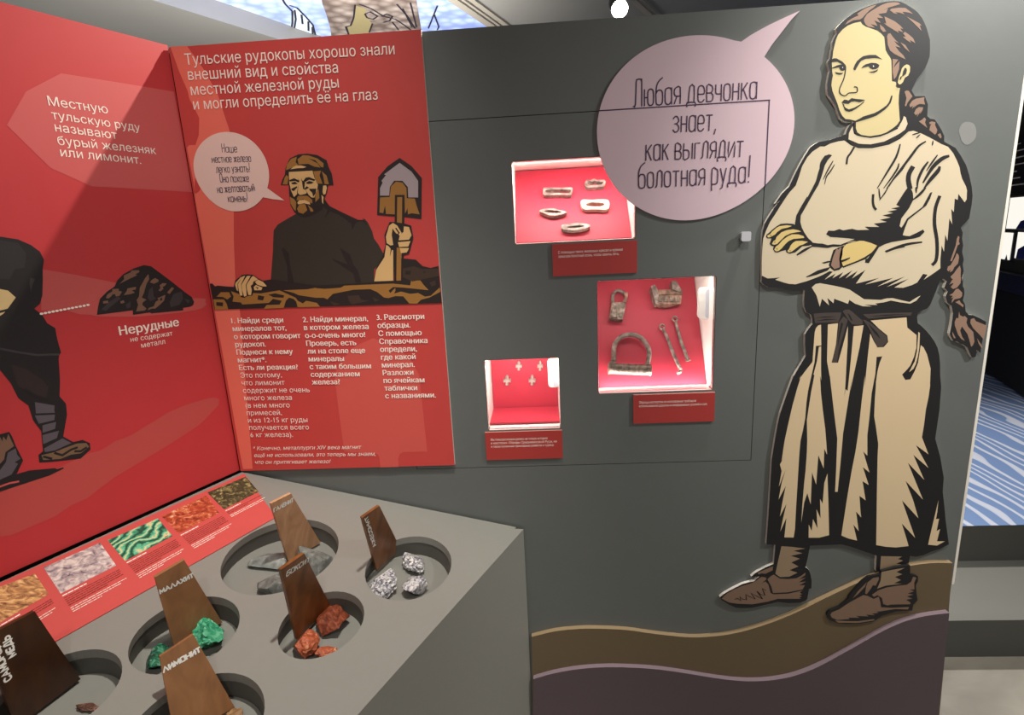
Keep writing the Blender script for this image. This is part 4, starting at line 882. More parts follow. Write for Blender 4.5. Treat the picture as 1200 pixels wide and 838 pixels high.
# ------------------------------------------------------------------ display niches in the door
def niche(key, lab, bx):
    """bx: pixel corners TL TR BR BL of the red back board, depth at top and at bottom"""
    x0, x1, z0, z1 = NI[key]; dt, db, floor = bx
    t = thing('display_niche', (((x0 + x1) / 2), .02, EYE + z0), lab, 'display niche', 'lit niches in the grey door')
    b = B(); d = .22
    e = -.001
    A, Bq, Cq, Dq = (x0 - e, z0 - e), (x1 + e, z0 - e), (x1 + e, z1 + e), (x0 - e, z1 + e)
    def wp(p, y): return Vector((p[0], y, EYE + p[1]))
    for a, c in ((A, Bq), (Bq, Cq), (Cq, Dq), (Dq, A)):
        b.add([wp(a, .0008), wp(c, .0008), wp(c, d), wp(a, d)], [(0, 1, 2, 3)], NICHE_W)
    b.add([wp(A, d), wp(Bq, d), wp(Cq, d), wp(Dq, d)], [(0, 1, 2, 3)], NICHE_W)
    b.done('lining', t)
    b = B(); zt, zb = EYE + z1 + e - .002, EYE + z0 - e + .002
    pl = Pl((x0, db, zb), (1, 0, 0), (0, dt - db, zt - zb)); L = Vector((0, dt - db, zt - zb)).length
    b.slab(pl, rect(.002, x1 - x0 - .002, 0, L), NICHE_R, -.004, 0); b.done('back_board', t)
    if floor:
        fl = Pl((x0, .034, zb + .001), (1, 0, 0), (0, 1, 0)); b = B()
        b.slab(fl, rect(.002, x1 - x0 - .002, 0, dt - .039), NICHE_R, 0, .004); b.done('floor_board', t)
    b = B(); gl = Pl((0, 0, EYE), (1, 0, 0), (0, 0, 1)); b.slab(gl, rect(x0 + .002, x1 - .002, z0 + .002, z1 - .002), GLASS, -.012, -.008)
    b.done('glass_pane', t)
    l = bpy.data.lights.new('niche_led_strip', 'AREA'); l.energy = NE[key]; l.shape = 'RECTANGLE'; l.size = x1 - x0 - .02; l.size_y = .012; l.color = (1, .95, .9)
    o = bpy.data.objects.new('niche_led_strip', l); COL.objects.link(o); lowlit = key == 'mid'; o.location = ((x0 + x1) / 2, .026, EYE + (z0 - e + .004 if lowlit else z1 + e - .004))
    o.rotation_euler = (Vector((0, .6, 1 if lowlit else -1))).to_track_quat('-Z', 'Y').to_euler()
    if lowlit:
        l2 = l.copy(); l2.energy = .16; o2 = bpy.data.objects.new('niche_led_strip', l2); COL.objects.link(o2); o2.location = ((x0 + x1) / 2, .026, EYE + z1 + e - .004)
        o2.rotation_euler = Vector((0, .6, -1)).to_track_quat('-Z', 'Y').to_euler()
    return t, pl
NE = dict(top=.8, mid=.55, low=.45)
n_top, PT = niche('top', 'lit white niche with five iron fire strikers on red, partly behind the speech bubble', (.19, .045, False))
n_mid, PM = niche('mid', 'lit niche with padlocks and keys on red, below the big speech bubble', (.19, .045, False))
n_low, PLW = niche('low', 'smallest lit niche, with little crosses on red, lowest in the grey door', (.16, .1595, True))
def led(t, q, yy, lab=None):
    pl = Pl((0, yy, EYE), (1, 0, 0), (0, 0, 1)); c = [pl.px(p) for p in q]
    x0 = (c[0].x + c[3].x) / 2; x1 = (c[1].x + c[2].x) / 2; za = (c[2].y + c[3].y) / 2; zb = (c[0].y + c[1].y) / 2
    b = B(); b.slab(pl, rrect(x0, x1, za, zb, (x1 - x0) * .28), M('lamp_white_plastic', (238, 236, 230), .4, .02), -.012, .004); k = b.done('lamp_body', t)
    b = B(); m_ = (x1 - x0); b.slab(pl, rrect(x0 + m_ * .42, x1 - m_ * .03, za + m_ * .08, zb - m_ * .12, m_ * .18), M('lamp_grey_lens', (196, 200, 210), .25, .02), .0042, .008); b.done('lamp_lens', k)
n4 = (690, 315, 4.53); n6 = (560, 410, 6.207); n5 = (590, 175, 5.406)
led(n_mid, P(*n4, '582,100 666,98 664,270 584,264'), .055); led(n_low, P(*n6, '508,72 594,66 596,272 512,268'), .055)
IRON = Mramp('old_iron', [(.3, (96, 84, 76)), (.5, (142, 128, 118)), (.7, (186, 172, 160))], 'NOISE', 60, 6, .4, .6, bump=.5, metal=.3)
PALE = Mramp('pale_old_iron', [(.3, (156, 140, 122)), (.6, (205, 190, 170))], 'NOISE', 60, 6, .4, .6, bump=.5, metal=.15)
BRONZE = Mramp('old_bronze', [(.3, (84, 73, 64)), (.5, (126, 112, 98)), (.72, (184, 166, 150))], 'NOISE', 90, 6, .5, .5, bump=.6, metal=.4)
COPPERY = Mramp('coppery_iron', [(.3, (100, 76, 62)), (.5, (144, 114, 96)), (.72, (196, 158, 136))], 'NOISE', 80, 6, .5, .5, bump=.6, metal=.4)
g_fs = 'iron fire strikers in the top niche'
for outer, inner, mat, lab in (('250,262 254,248 265,242 350,242 430,241 437,250 436,268 430,284 418,291 340,289 262,291 250,280', '265,263 285,256 350,254 418,255 426,266 405,278 340,275 272,274', IRON, 'straight rectangular iron striker, upper left in the top niche'),
    ('514,212 530,192 552,196 575,184 592,194 640,193 646,212 636,230 620,238 540,242 520,232', '532,212 545,202 562,206 578,198 600,206 632,206 620,222 580,226 540,224', IRON, 'oval iron striker with notched upper edge, upper right in the top niche'),
    ('489,338 496,322 512,317 560,320 610,316 655,318 668,330 673,348 666,374 642,383 580,379 520,381 498,368', '522,348 545,338 575,335 625,340 642,350 612,361 560,361 530,356', PALE, 'broad pale iron striker with oval slot, right of the middle in the top niche'),
    ('226,390 262,376 318,374 345,382 403,397 375,410 335,419 290,417 252,404', '256,391 290,385 325,387 372,396 335,404 285,400', IRON, 'pointed slim iron striker at the left of the top niche, under the rectangular one'),
    ('366,492 374,477 420,472 475,465 548,478 536,495 490,508 440,512 380,508', '400,491 440,486 475,481 512,483 498,491 460,497 420,498', IRON, 'dull flat iron striker with slit, lowest in the top niche')):
    b = B(); f = .012
    b.slab(PT, [[tuple(PT.px(p, f)) for p in smooth(P(*n5, outer), 2)], [tuple(PT.px(p, f)) for p in smooth(P(*n5, inner), 2)]], mat, .002, f)
    tag(b.done('fire_striker', None, .0012), lab, 'fire striker', g_fs)
# padlocks and keys
def pp(pl, ref, s_, off): return [pl.w(p, off) for p in P(*ref, s_)]
bl = thing('padlock', PM.w(P(*n4, '150,272')[0], 0), 'small box shaped old padlock with rounded shackle, upper left in the middle niche', 'padlock', 'old locks in the middle niche')
k7 = (700, 330, 16.76)
b = B(); b.slab(PM, [tuple(PM.px(p, .022)) for p in P(*k7, '285,405 555,410 540,560 500,745 370,735 240,712 262,560')], BRONZE, .002, .022); b.slab(PM, [tuple(PM.px(p, .026)) for p in P(*k7, '310,440 412,445 395,700 285,690')], BRONZE, .0215, .026)
b.slab(PM, [tuple(PM.px(p, .025)) for p in P(*k7, '440,430 535,440 520,580 495,700 425,690 430,560')], BRONZE, .0215, .025); b.done('lock_body', bl, .0015)
b = B(); b.tube(pp(PM, k7, '302,410 300,350 303,300 312,255 330,222 365,192 410,180 455,188 495,208 530,238 555,250', .010), .0048, IRON, 8)
b.slab(PM, [tuple(PM.px(p, .018)) for p in P(*k7, '530,215 605,205 595,300 570,405 500,395 540,310')], COPPERY, .006, .018); b.done('shackle', bl)
t = thing('padlock', PM.w(P(*n4, '210,555')[0], 0), 'large tube shaped padlock with wide round shackle, lower left in the middle niche', 'padlock', 'old locks in the middle niche')
k8 = (700, 380, 9.231)
b = B(); a0 = PM.w(P(*k8, '115,478')[0], .020); a1 = PM.w(P(*k8, '582,498')[0], .020); ax = (a1 - a0)
b.tube([a0, a0 + ax * .01, a0 + ax * .03, a0 + ax * .05, a0 + ax * .95, a0 + ax * .97, a0 + ax * .99, a1], [.0125, .0150, .0150, .0138, .0138, .0150, .0150, .0125], BRONZE, 20); b.done('lock_body', t)
b = B(); b.tube([PM.w(p, .016) for p in smooth(P(*k8, '180,372 178,270 196,205 240,150 300,120 370,112 440,130 500,175 540,235 560,300 555,370 540,450'), 3, False)], .0062, IRON, 10); b.done('shackle', t)
b = B(); b.tube([PM.w(p, .016) for p in P(*k8, '180,360 180,400')], [.006, .0075], IRON, 10); b.slab(PM, [tuple(PM.px(p, .024)) for p in P(*k8, '140,395 200,398 205,440 135,436')], BRONZE, .003, .024); b.done('hasp', t, .001)
t = thing('padlock', PM.w(P(*n4, '420,200')[0], 0), 'coppery broken lock half with two upright prongs, upper right in the middle niche', 'padlock', 'old locks in the middle niche')
b = B(); b.slab(PM, [tuple(PM.px(p, .020)) for p in P(*n4, '352,112 440,110 492,106 496,124 490,180 440,192 400,198 366,190 350,160')], COPPERY, .002, .020)
for k in range(4): b.slab(PM, [tuple(PM.px(p, .023)) for p in P(*n4, '%d,146 %d,144 %d,172 %d,174' % (372 + k * 29, 392 + k * 29, 392 + k * 29, 372 + k * 29))], BRONZE, .0195, .023)
b.slab(PM, [tuple(PM.px(p, .024)) for p in P(*n4, '350,128 494,122 494,132 352,140')], COPPERY, .0195, .024); b.slab(PM, [tuple(PM.px(p, .024)) for p in P(*n4, '362,182 490,176 490,184 364,192')], COPPERY, .0195, .024); b.done('lock_body', t, .001)
b = B(); b.slab(PM, [tuple(PM.px(p, .030)) for p in P(*n4, '330,92 350,84 362,104 372,130 366,188 354,184 340,132')], IRON, .002, .030); b.done('prong', t, .0015)
b = B(); b.slab(PM, [tuple(PM.px(p, .028)) for p in P(*n4, '440,66 462,60 474,80 494,116 482,124 460,112 444,108')], IRON, .002, .028); b.done('prong', t, .0015)
for rod, ring, bit, lab in (('392,318 410,350 440,430 470,500 488,538', '388,308', '488,538 484,548 470,556', 'longer iron key with hooked end, between the large padlock and the other key'), ('460,275 470,320 490,390 510,440 524,482', '457,266', '514,478 536,488 520,492 534,482', 'shorter iron key with forked end, rightmost item in the middle niche')):
    t = thing('key', PM.w(P(*n4, rod.split()[-1])[0], 0), lab, 'key', 'iron keys in the middle niche')
    b = B(); b.tube(pp(PM, n4, rod, .010), [.0034, .004, .0044, .0044, .0046], IRON, 8); b.done('key_shaft', t)
    c = PM.w(P(*n4, ring)[0], .010); b = B(); b.tube([c + PM.u * .0062 * math.cos(a) + PM.v * .0062 * math.sin(a) for a in [k * math.pi / 6 for k in range(13)]], .0024, IRON, 8); b.done('key_eye', t)
    b = B(); b.tube(pp(PM, n4, bit, .010), .0042, IRON, 8); b.done('key_bit', t)
# crosses and small fragments in the lowest niche
SILV = Mramp('tarnished_metal', [(.3, (130, 116, 108)), (.6, (196, 182, 170))], 'NOISE', 80, 6, .4, .5, bump=.4, metal=.3)
for (cx, cy), w_, h_, lab in (((298, 117), 20, 34, 'little metal cross at the upper left of the lowest niche'), ((453, 117), 18, 36, 'little metal cross at the upper right of the lowest niche, beside the lamp'), ((212, 222), 24, 38, 'little broad metal cross at the left of the lowest niche, in its second row'), ((394, 222), 22, 38, 'little metal cross with knobbed arms, right one of the second row in the lowest niche')):
    b = B(); sx = [(-.42, -.35), (-.38, -.7), (-.55, -.9), (-.2, -1), (.2, -1), (.55, -.9), (.38, -.7), (.42, -.35), (.8, -.38), (1.05, -.5), (1.15, -.05), (1.05, .4), (.8, .25), (.42, .25), (.48, .65), (.22, 1), (-.22, 1), (-.48, .65), (-.42, .25), (-.8, .25), (-1.05, .4), (-1.15, -.05), (-1.05, -.5), (-.8, -.38)]
    b.slab(PLW, [tuple(PLW.px((n6[0] + (cx + x * w_) / n6[2], n6[1] + (cy - y * h_) / n6[2]), .006)) for x, y in sx], SILV, .001, .006)
    tag(b.done('pendant_cross', None, .0008), lab, 'cross', 'little crosses in the lowest niche')
def stone(name, c, size, mat, seed, rough=.35, rot=None, sub=3, cuts=0, cd_=(.5, .8), parent=None, spike=0):
    bm = bmesh.new(); bmesh.ops.create_icosphere(bm, subdivisions=sub, radius=1)
    rs = random.Random(seed); pls = []
    for _ in range(cuts):
        n_ = Vector((rs.uniform(-1, 1), rs.uniform(-1, 1), rs.uniform(-1, 1))).normalized(); pls.append((n_, rs.uniform(*cd_)))
    for v in bm.verts:
        p = v.co.normalized()
        if cd_[0] < .45: p = p / max(abs(x) for x in p) ** .75
        o_ = Vector((seed * 3.1, seed * 1.7, seed))
        r = 1 + rough * noise.noise(p * 1.3 + o_) + rough * .55 * noise.noise(p * 3.1 + o_) + rough * (.3 + spike) * noise.noise(p * 7 + o_)
        q = p * r
        for n_, d_ in pls:
            k = q.dot(n_)
            if k > d_: q -= n_ * (k - d_) * .92
        v.co = Vector((q.x * size[0] / 2, q.y * size[1] / 2, q.z * size[2] / 2))
    me = bpy.data.meshes.new(name); bm.to_mesh(me); bm.free(); me.materials.append(mat)
    o = bpy.data.objects.new(name, me); COL.objects.link(o)
    o.location = c
    if rot: o.rotation_euler = rot
    return o
for (cx, cy), w_, h_, sd, lab in (((230, 463), 50, 22, 3, 'small worn metal scrap, left one of three on the floor of the lowest niche'), ((342, 461), 56, 26, 5, 'small pointed metal scrap, middle one of three on the floor of the lowest niche'), ((443, 457), 58, 34, 8, 'small rounded metal scrap, right one of three on the floor of the lowest niche')):
    pxs = .00236 / n6[2] * 1.12
    c = PLW.w((n6[0] + cx / n6[2], n6[1] + cy / n6[2]), .012)
    tag(stone('metal_scrap', c, (w_ * pxs, .014, h_ * pxs), SILV, sd, .4), lab, 'metal scrap', 'metal scraps in the lowest niche')
# red label plates
def plate(q, lines, lab):
    c = [WALL.px(p, .006) for p in q]; x0 = (c[0].x + c[3].x) / 2; x1 = (c[1].x + c[2].x) / 2; za = (c[2].y + c[3].y) / 2; zb = (c[0].y + c[1].y) / 2
    t = thing('label_plate', WALL.at(((x0 + x1) / 2, za), 0), lab, 'label', 'red label plates under the niches')
    b = B(); b.slab(WALL, rect(x0, x1, za, zb), PLATE, .0005, .006, M('plate_edge', (214, 150, 140), .5)); b.done('plate', t)
    b = B(); h = .0062
    for i, (s_, f) in enumerate(lines):
        vs, fs, wd = glyphs(s_, False, False); W_ = (x1 - x0) * f; k = W_ / wd
        b.add([WALL.at((x0 + (x1 - x0) * .07 + v.x * k, zb - (zb - za) * (.30 + i * .125) + v.y * .0085), .0064) for v in vs], fs, TXT)
    b.done('lettering', t)
plate(P(640, 280, 10, '70,58 1066,22 1066,402 80,432'), [('С помощью таких железных кресал и кремня', .76), ('зажигали болотный огонь, чтобы зажечь печь.', .72)], 'red label plate under the top niche of fire strikers')
plate(P(735, 455, 10.909, '78,82 1122,62 1112,430 82,446'), [('Образцы мастерства по изготовлению требовали', .70), ('использования дорогих и непрерывных усилий и сил.', .84)], 'red label plate under the middle niche of padlocks and keys')
plate(P(*n6, '50,596 612,592 618,790 66,800'), [('Мы пока рассказали далеко не только историю', .74), ('и мастерах. Обряды Средневековой Руси, но', .86), ('и также кузнечные прикладные ремёсла и чудеса.', .82)], 'red label plate under the lowest niche of crosses')

# ------------------------------------------------------------------ the sloping desk
c1 = Vector(((C1 - C0).dot(DESK.u), (C1 - C0).dot(DESK.v)))
UE = -1.2; DEP = .055
HOLES = dict(asbestos=(-.0003, -.5368, .1085, .0855), galena=(-.1434, -.3070, .1280, .1005), bauxite=(-.2249, -.5036, .0860, .0672),
             malachite=(-.3796, -.3385, .0885, .0745), limonite=(-.4765, -.5023, .1000, .0845), copper=(-.5531, -.2957, .0820, .0690))
def ell(h, k=0.0, n=48): return [(h[0] + (h[2] - k) * math.cos(2 * math.pi * i / n), h[1] + (h[3] - k) * math.sin(2 * math.pi * i / n)) for i in range(n)]
dk = thing('display_desk', Vector((DESK.at((-.5, -.34)).x, DESK.at((-.5, -.34)).y, 0)), 'grey sloping desk with round recesses holding minerals, in front of the grey wall', 'desk')
dd = Pl(DESK.o, DESK.u, DESK.v)
b = B(); b.slab(dd, [[(-.002, .0), (c1.x - .010, c1.y + .0184), (UE + .262, c1.y + .0184), (UE + .02, 0)]] + [ell(h) for h in HOLES.values()], DESKG, -.018, 0); b.done('desk_top', dk)
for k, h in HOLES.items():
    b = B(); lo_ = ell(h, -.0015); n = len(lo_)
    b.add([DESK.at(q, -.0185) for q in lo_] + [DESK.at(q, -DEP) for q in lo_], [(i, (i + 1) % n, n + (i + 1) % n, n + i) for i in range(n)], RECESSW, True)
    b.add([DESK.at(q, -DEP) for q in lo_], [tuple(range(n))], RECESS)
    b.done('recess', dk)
A_ = DESK.at((c1.x - .002, c1.y)); B_ = DESK.at((UE + .25, c1.y)); D_ = DESK.at((UE, 0))
def panel(p, q, name, th=.018):
    b = B(); d = (q - p); d.z = 0; d.normalize(); nn = Vector((d.y, -d.x, 0))
    cen = (A_ + B_ + D_ + C0) / 4
    if nn.dot(cen - p) < 0: nn = -nn
    def top(v): return Vector((v.x, v.y, DESK.o.z - ((v.x - DESK.o.x) * DESK.n.x + (v.y - DESK.o.y) * DESK.n.y) / DESK.n.z))
    vs = [Vector((p.x, p.y, 0)), Vector((q.x, q.y, 0)), top(q), top(p)]
    p2 = p + nn * th + d * .014
    vs += [Vector((p2.x, p2.y, 0)), vs[1] + nn * th, top(q + nn * th), top(p2)]
    b.add(vs, [(0, 1, 2, 3), (7, 6, 5, 4), (0, 4, 5, 1), (1, 5, 6, 2), (2, 6, 7, 3), (3, 7, 4, 0)], DESKG); return b.done(name, dk)
panel(A_ + (B_ - A_) * .002, B_, 'front_panel'); panel(B_, D_, 'end_panel')

# red card strip with five mineral photographs
CT = .0025
card = thing('reference_card', DESK.at((-.55, -.06), 0), 'long red card strip with five mineral photos, lying on the desk along the left panel', 'reference card')
cc = [DESK.px(p, CT) for p in ((286.3, 555), (323.6, 605.8), (69.3, 749.1), (0, 683))]
fe = (cc[2] - cc[1]); fe = cc[1] + fe * ((UE + .19 - cc[1].x) / fe.x); be = cc[3] - cc[0]; be = cc[0] + be * ((UE + .02 - cc[0].x) / be.x)
CARD = M('card_red', (206, 88, 84), .35, .02, 15)
b = B(); b.slab(DESK, [tuple(cc[0]), tuple(cc[1]), tuple(fe), tuple(be)], CARD, .0003, CT); b.done('card_sheet', card)
c9 = (0, 540, 2.812)
PH = [('683,105 810,52 853,102 738,160', Mramp('photo_pyrite', [(.3, (28, 26, 18)), (.5, (76, 69, 42)), (.6, (132, 122, 74)), (.75, (210, 198, 146))], 'NOISE', 84, 9, 1.2), 2),
      ('532,182 680,115 722,172 590,240', Mramp('photo_bauxite', [(.3, (70, 34, 22)), (.46, (176, 66, 38)), (.58, (206, 110, 70)), (.72, (236, 204, 168))], 'NOISE', 62, 8, 1.4), 6),
      ('355,262 520,190 568,248 412,330', Mramp('photo_malachite', [(.08, (26, 78, 58)), (.3, (52, 142, 106)), (.6, (92, 190, 148)), (.9, (128, 206, 166)), (.97, (222, 206, 150))], 'WAVE', 16, 5, 18), 6),
      ('143,352 330,270 383,345 200,438', Mramp('photo_asbestos', [(.3, (78, 66, 86)), (.45, (176, 160, 162)), (.6, (222, 208, 202)), (.8, (246, 238, 230))], 'NOISE', 75, 9, .9), 5),
      ('-60,438 115,372 160,440 -12,540', Mramp('photo_copper', [(.3, (86, 50, 30)), (.45, (178, 128, 84)), (.58, (226, 176, 112)), (.75, (246, 226, 190))], 'NOISE', 42, 8, 1.5, stretch=(1, 2, 1)), 4)]
DTX = M('card_dark_print', (120, 40, 36), .5)
rs = random.Random(4)
for q, m_, nl in PH:
    b = B(); pts = [DESK.px(p, CT + .0003) for p in P(*c9, q)]
    b.sheet(DESK, [tuple(p) for p in pts], m_, CT + .0003)
    o = b.done('mineral_photo', card)
    e = (pts[2] - pts[3]); W_ = e.length; e.normalize(); dn = (pts[3] - pts[0]).normalized()
    # tiny white scale mark in the photo corner
    b = B(); s0 = pts[2] - e * W_ * .14 - dn * .006
    b.sheet(DESK, [tuple(s0), tuple(s0 + e * W_ * .08), tuple(s0 + e * W_ * .08 - dn * .0025), tuple(s0 - dn * .0025)], M('scale_mark_red', (190, 60, 55), .5), CT + .0006); b.done('scale_mark', o)
    b = B(); p0 = pts[3] + dn * .006
    def bar(r, x0, x1, h, mat):
        a = p0 + dn * r; x = x0
        while x < x1 - .02:
            l_ = min(rs.uniform(.03, .12), x1 - x)
            b.sheet(DESK, [tuple(a + e * W_ * x), tuple(a + e * W_ * (x + l_)), tuple(a + e * W_ * (x + l_) + dn * h), tuple(a + e * W_ * x + dn * h)], mat, CT + .0003); x += l_ + .012
    bar(0, 0, .42, .0028, TXT)
    for i in range(nl): bar(.008 + .0056 * i, .0, 1.0 if i < nl - 1 else rs.uniform(.5, .8), .0016, DTX)
    for i in range(3 if nl > 3 else 2): bar(.011 + .0056 * (nl + i), .0, (1.0, .9, .5)[i], .0016, TXT)
    b.done('fine_print', card)

# wooden name tablets leaning in the recesses, and the mineral samples
WOOD_D = Mramp('dark_stained_wood', [(.3, (92, 52, 23)), (.55, (126, 76, 36)), (.8, (152, 98, 50))], 'NOISE', 9, 8, 1.2, .38, stretch=(1, 3, 1))
WOOD_VD = Mramp('very_dark_stained_wood', [(.3, (50, 27, 12)), (.6, (70, 40, 19)), (.85, (86, 52, 26))], 'NOISE', 9, 8, 1.2, .35, stretch=(1, 3, 1))
WOOD_L = Mramp('light_brown_wood', [(.25, (172, 128, 92)), (.55, (198, 150, 112)), (.8, (216, 172, 132))], 'NOISE', 11, 8, 2.0, .5, stretch=(1, 3, 1))
WOOD_M = Mramp('mid_brown_wood', [(.25, (132, 90, 57)), (.55, (158, 110, 72)), (.8, (178, 129, 88))], 'NOISE', 9, 8, 1.2, .5, stretch=(1, 3, 1))
WCH = M('white_marker', (244, 242, 236), .5, .01)
def tablet(hk, quad, mat, words, lab, cap=4.4, wd=.0026, lift=.004):
    """quad: pixel corners TL TR BR BL of the face; bottom edge stands on the recess floor, back rests on the uphill rim"""
    h = HOLES[hk]; TL, TR, BR, BL = quad; th = .006
    br, bl = DESK.w(BR, -DEP + .001), DESK.w(BL, -DEP + .001)
    u = (br - bl).normalized(); mid = (br + bl) / 2
    vd = DESK.v - u * DESK.v.dot(u); vd.normalize(); nd_ = DESK.n - u * DESK.n.dot(u) - vd * DESK.n.dot(vd); nd_.normalize()
    L_ = (br - bl).length; best = -9
    for i in range(181):                                   # the back leans on whichever rim point meets it first
        a_ = math.radians(i); r_ = DESK.at((h[0] + h[2] * math.cos(a_), h[1] + h[3] * math.sin(a_)), .0005) - bl
        t_ = r_.dot(u)
        if -.004 < t_ < L_ + .004 and r_.dot(vd) > 0:
            best = max(best, math.atan2(r_.dot(nd_), r_.dot(vd)))
    s = vd * math.cos(best) + nd_ * math.sin(best)
    nn = u.cross(s)
    if nn.dot(CAM - mid) < 0: nn = -nn
    # face in front of the contact plane by the thickness
    o = bl + nn * th
    pl = Pl(o, u if u.cross(s).dot(CAM - mid) > 0 else -u, s)
    q = [tuple(pl.px(p)) for p in (TL, TR, BR, BL)]
    t = thing('name_tablet', mid, lab, 'name tablet', 'wooden name tablets in the desk recesses')
    b = B(); b.slab(pl, q, mat, -th, 0); b.done('wood_slab', t, .0015)
    b = B()
    for w_, a_, e_ in words: hand(b, pl, w_, a_, e_, cap * 1.2, WCH, .0004, wd, gap=.2, wide=True)
    b.done('lettering', t)
    print('tablet', hk, [round((pl.at(q[i]) - pl.at(q[(i + 1) % 4])).length, 3) for i in range(4)], 'lean', round(math.degrees(math.asin(abs(s.z))), 1))
    return pl
za = (410, 580, 5.986); zg = (250, 570, 5.983); zb_ = (300, 640, 5.586); zm = (130, 650, 5.588); zl = (130, 740, 6.0); zs = (0, 700, 6.075)
tablet('asbestos', P(*za, '88,160 207,76 358,380 192,535'), WOOD_D, [('АЖЕСОНИТ', P(*za, '182,352')[0], P(*za, '122,146')[0])], 'dark brown wooden tablet lettered along its edge, behind the silvery stones', 3.6)
tablet('galena', P(*zg, '404,122 545,50 752,395 528,528'), WOOD_L, [('ГАЛЕНИТ', P(*zg, '425,180')[0], P(*zg, '560,106')[0])], 'light brown wooden tablet touching the end of the red card strip', 4.2)
tablet('bauxite', P(*zb_, '163,155 316,48 490,395 268,612'), WOOD_D, [('БОКСИТ', P(*zb_, '200,198')[0], P(*zb_, '348,100')[0])], 'dark brown wooden tablet lettered in white, standing behind the rust red stones', 5.4, .0024)
tablet('malachite', P(*zm, '287,150 480,36 730,446 412,595'), WOOD_M, [('МАЛАХИТ', P(*zm, '325,256')[0], P(*zm, '540,146')[0])], 'mid brown wooden tablet lettered in white, standing behind the green stones', 4.6)
tablet('limonite', P(*zl, '343,180 580,22 872,536 452,760'), WOOD_M, [('ЛИМОНИТ', P(*zl, '372,288')[0], P(*zl, '630,140')[0])], 'mid brown wooden tablet lowest in the photo, in front of the green stones', 4.6)
tablet('copper', P(*zs, '-110,290 248,102 574,582 110,930'), WOOD_VD, [('САМОРОДНАЯ', P(*zs, '82,575')[0], P(*zs, '-62,210')[0]), ('МЕДЬ', P(*zs, '112,405')[0], P(*zs, '62,270')[0])], 'very dark brown wooden tablet with two lines up its edge, at the left photo edge', 5.4, .0026)

ASB = Mramp('silvery_asbestos', [(.32, (70, 70, 80)), (.45, (150, 150, 160)), (.56, (214, 210, 210)), (.7, (246, 240, 232))], 'NOISE', 135, 9, 1.0, .35, bump=1)
GAL = Mramp('grey_galena', [(.3, (92, 96, 93)), (.55, (130, 134, 130)), (.75, (160, 164, 158))], 'NOISE', 66, 8, .6, .5, bump=.6)
BAU = Mramp('rust_bauxite', [(.3, (84, 36, 18)), (.5, (128, 58, 32)), (.72, (164, 88, 56))], 'NOISE', 96, 8, .8, .6, bump=.8)
BAUL = Mramp('bright_bauxite', [(.3, (142, 62, 36)), (.5, (184, 94, 60)), (.64, (204, 120, 82)), (.74, (246, 208, 170))], 'NOISE', 90, 8, .9, .55, bump=.7)
MAL = Mramp('green_malachite', [(.28, (20, 92, 66)), (.5, (56, 160, 118)), (.72, (124, 206, 166))], 'NOISE', 78, 8, .8, .4, bump=.8)
MALD = Mramp('dark_malachite', [(.3, (14, 46, 36)), (.52, (36, 104, 78)), (.72, (90, 168, 132))], 'NOISE', 90, 8, .8, .4, bump=.8)
LIMO = Mramp('tan_limonite', [(.3, (110, 76, 44)), (.55, (160, 120, 78)), (.75, (196, 160, 116))], 'NOISE', 78, 8, .8, .6, bump=.8)
COP = Mramp('copper_nugget', [(.3, (66, 40, 32)), (.55, (104, 68, 54)), (.75, (150, 104, 82))], 'NOISE', 120, 8, .8, .45, bump=.8)
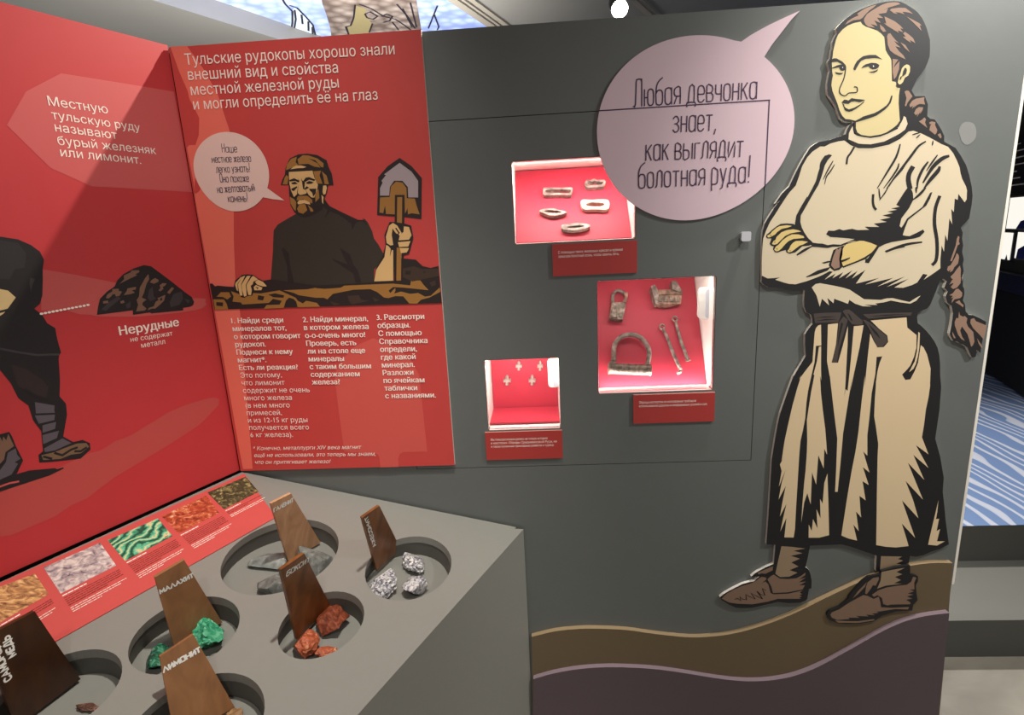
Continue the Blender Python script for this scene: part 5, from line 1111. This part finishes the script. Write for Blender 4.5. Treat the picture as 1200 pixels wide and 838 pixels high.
def sample(ref, c, wpx, hpx, mat, seed, lab, group, thick=.8, rough=.35, cuts=5, spike=0, sub=4, roll=0.0):
    """mineral lying on the recess floor; wpx,hpx = seen width and height"""
    p = (ref[0] + c[0] / ref[2], ref[1] + c[1] / ref[2])
    rng = (DESK.w(p, -DEP + .02) - CAM).length; k = rng / ray(*p).length / ref[2]
    w_, h_ = wpx * k, hpx * k; hz = min(w_, h_) * thick
    cpt = DESK.w(p, -DEP + hz * .46)
    o = stone('mineral_sample', cpt, (w_ * 1.02, h_ * 1.12, hz), mat, seed, rough, None, sub, cuts, (.44, .80) if mat is GAL else (.5, .8), None, spike)
    # local x along the picture's right, y up the slope, z along the desk normal
    xr = RIGHT - DESK.n * RIGHT.dot(DESK.n); xr.normalize(); yv = DESK.n.cross(xr)
    xr2 = xr * math.cos(roll) + yv * math.sin(roll); yv = DESK.n.cross(xr2)
    rot = Matrix((xr2, yv, DESK.n)).transposed().to_3x3()
    o.rotation_mode = 'XYZ'; o.rotation_euler = rot.to_euler()
    lo = min((rot @ v.co).dot(DESK.n) for v in o.data.vertices)
    hgt = (o.location - DESK.o).dot(DESK.n)
    o.location = o.location + DESK.n * (-DEP + .0005 - (hgt + lo))
    return tag(o, lab, 'mineral', group)
ga = 'silvery stones in their recess'; gg = 'grey slabs in the big recess'; gb = 'rust red stones in their recess'; gm = 'green stones in their recess'
sample(za, (238, 605), 176, 190, ASB, 11, 'silvery white stone in front of the dark tablet, lower left of the three silvery stones', ga, .8, .35, 4, .25)
sample(za, (448, 470), 190, 130, ASB, 12, 'silvery pointed stone, upper right of the three silvery stones', ga, .8, .38, 4, .25, roll=-.4)
sample(za, (455, 652), 176, 140, ASB, 13, 'silvery rounded stone near the recess rim, lower right of the three silvery stones', ga, .8, .35, 4, .25, roll=.4)
sample(zg, (385, 522), 250, 135, GAL, 21, 'flat grey slab to the left of the light brown tablet', gg, .6, .12, 7, 0, 4)
sample(zg, (432, 690), 220, 210, GAL, 25, 'grey angular stone half hidden by the dark brown tablet, at its left', gg, .7, .16, 7, 0, 4, roll=.6)
sample(zg, (725, 525), 230, 250, GAL, 23, 'broad grey stone between the light brown and the dark brown tablet, at their right', gg, .5, .14, 7, 0, 4, roll=.5)
sample(zb_, (318, 645), 160, 180, BAUL, 31, 'bright orange red pear shaped stone at the foot of the dark brown tablet', gb, .75, .25, 4, 0, 4, roll=.25)
sample(zb_, (486, 490), 186, 200, BAU, 32, 'big dark rust stone to the right of the dark brown tablet', gb, .72, .42, 6, .1)
sample(zb_, (455, 692), 150, 76, BAUL, 33, 'smallest rust red stone, flat chip by the front rim', gb, .7, .3, 4, 0, 3, roll=.4)
sample(zm, (640, 522), 175, 190, MAL, 41, 'bright green stone at the lower right corner of the mid brown tablet', gm, .8, .5, 3, .1)
sample(zm, (300, 685), 125, 180, MALD, 42, 'dark green stone half hidden behind the lowest wooden tablet', gm, .8, .5, 4, .1)
sample(zl, (880, 600), 130, 90, LIMO, 51, 'tan stone at the bottom edge of the photo, by the lowest wooden tablet', 'tan stones in their recess', .8, .4, 4)
sample(zs, (622, 785), 150, 55, COP, 61, 'thin brown copper nugget lying alone in the recess at the lower left', 'copper nuggets', .7, .4, 2)
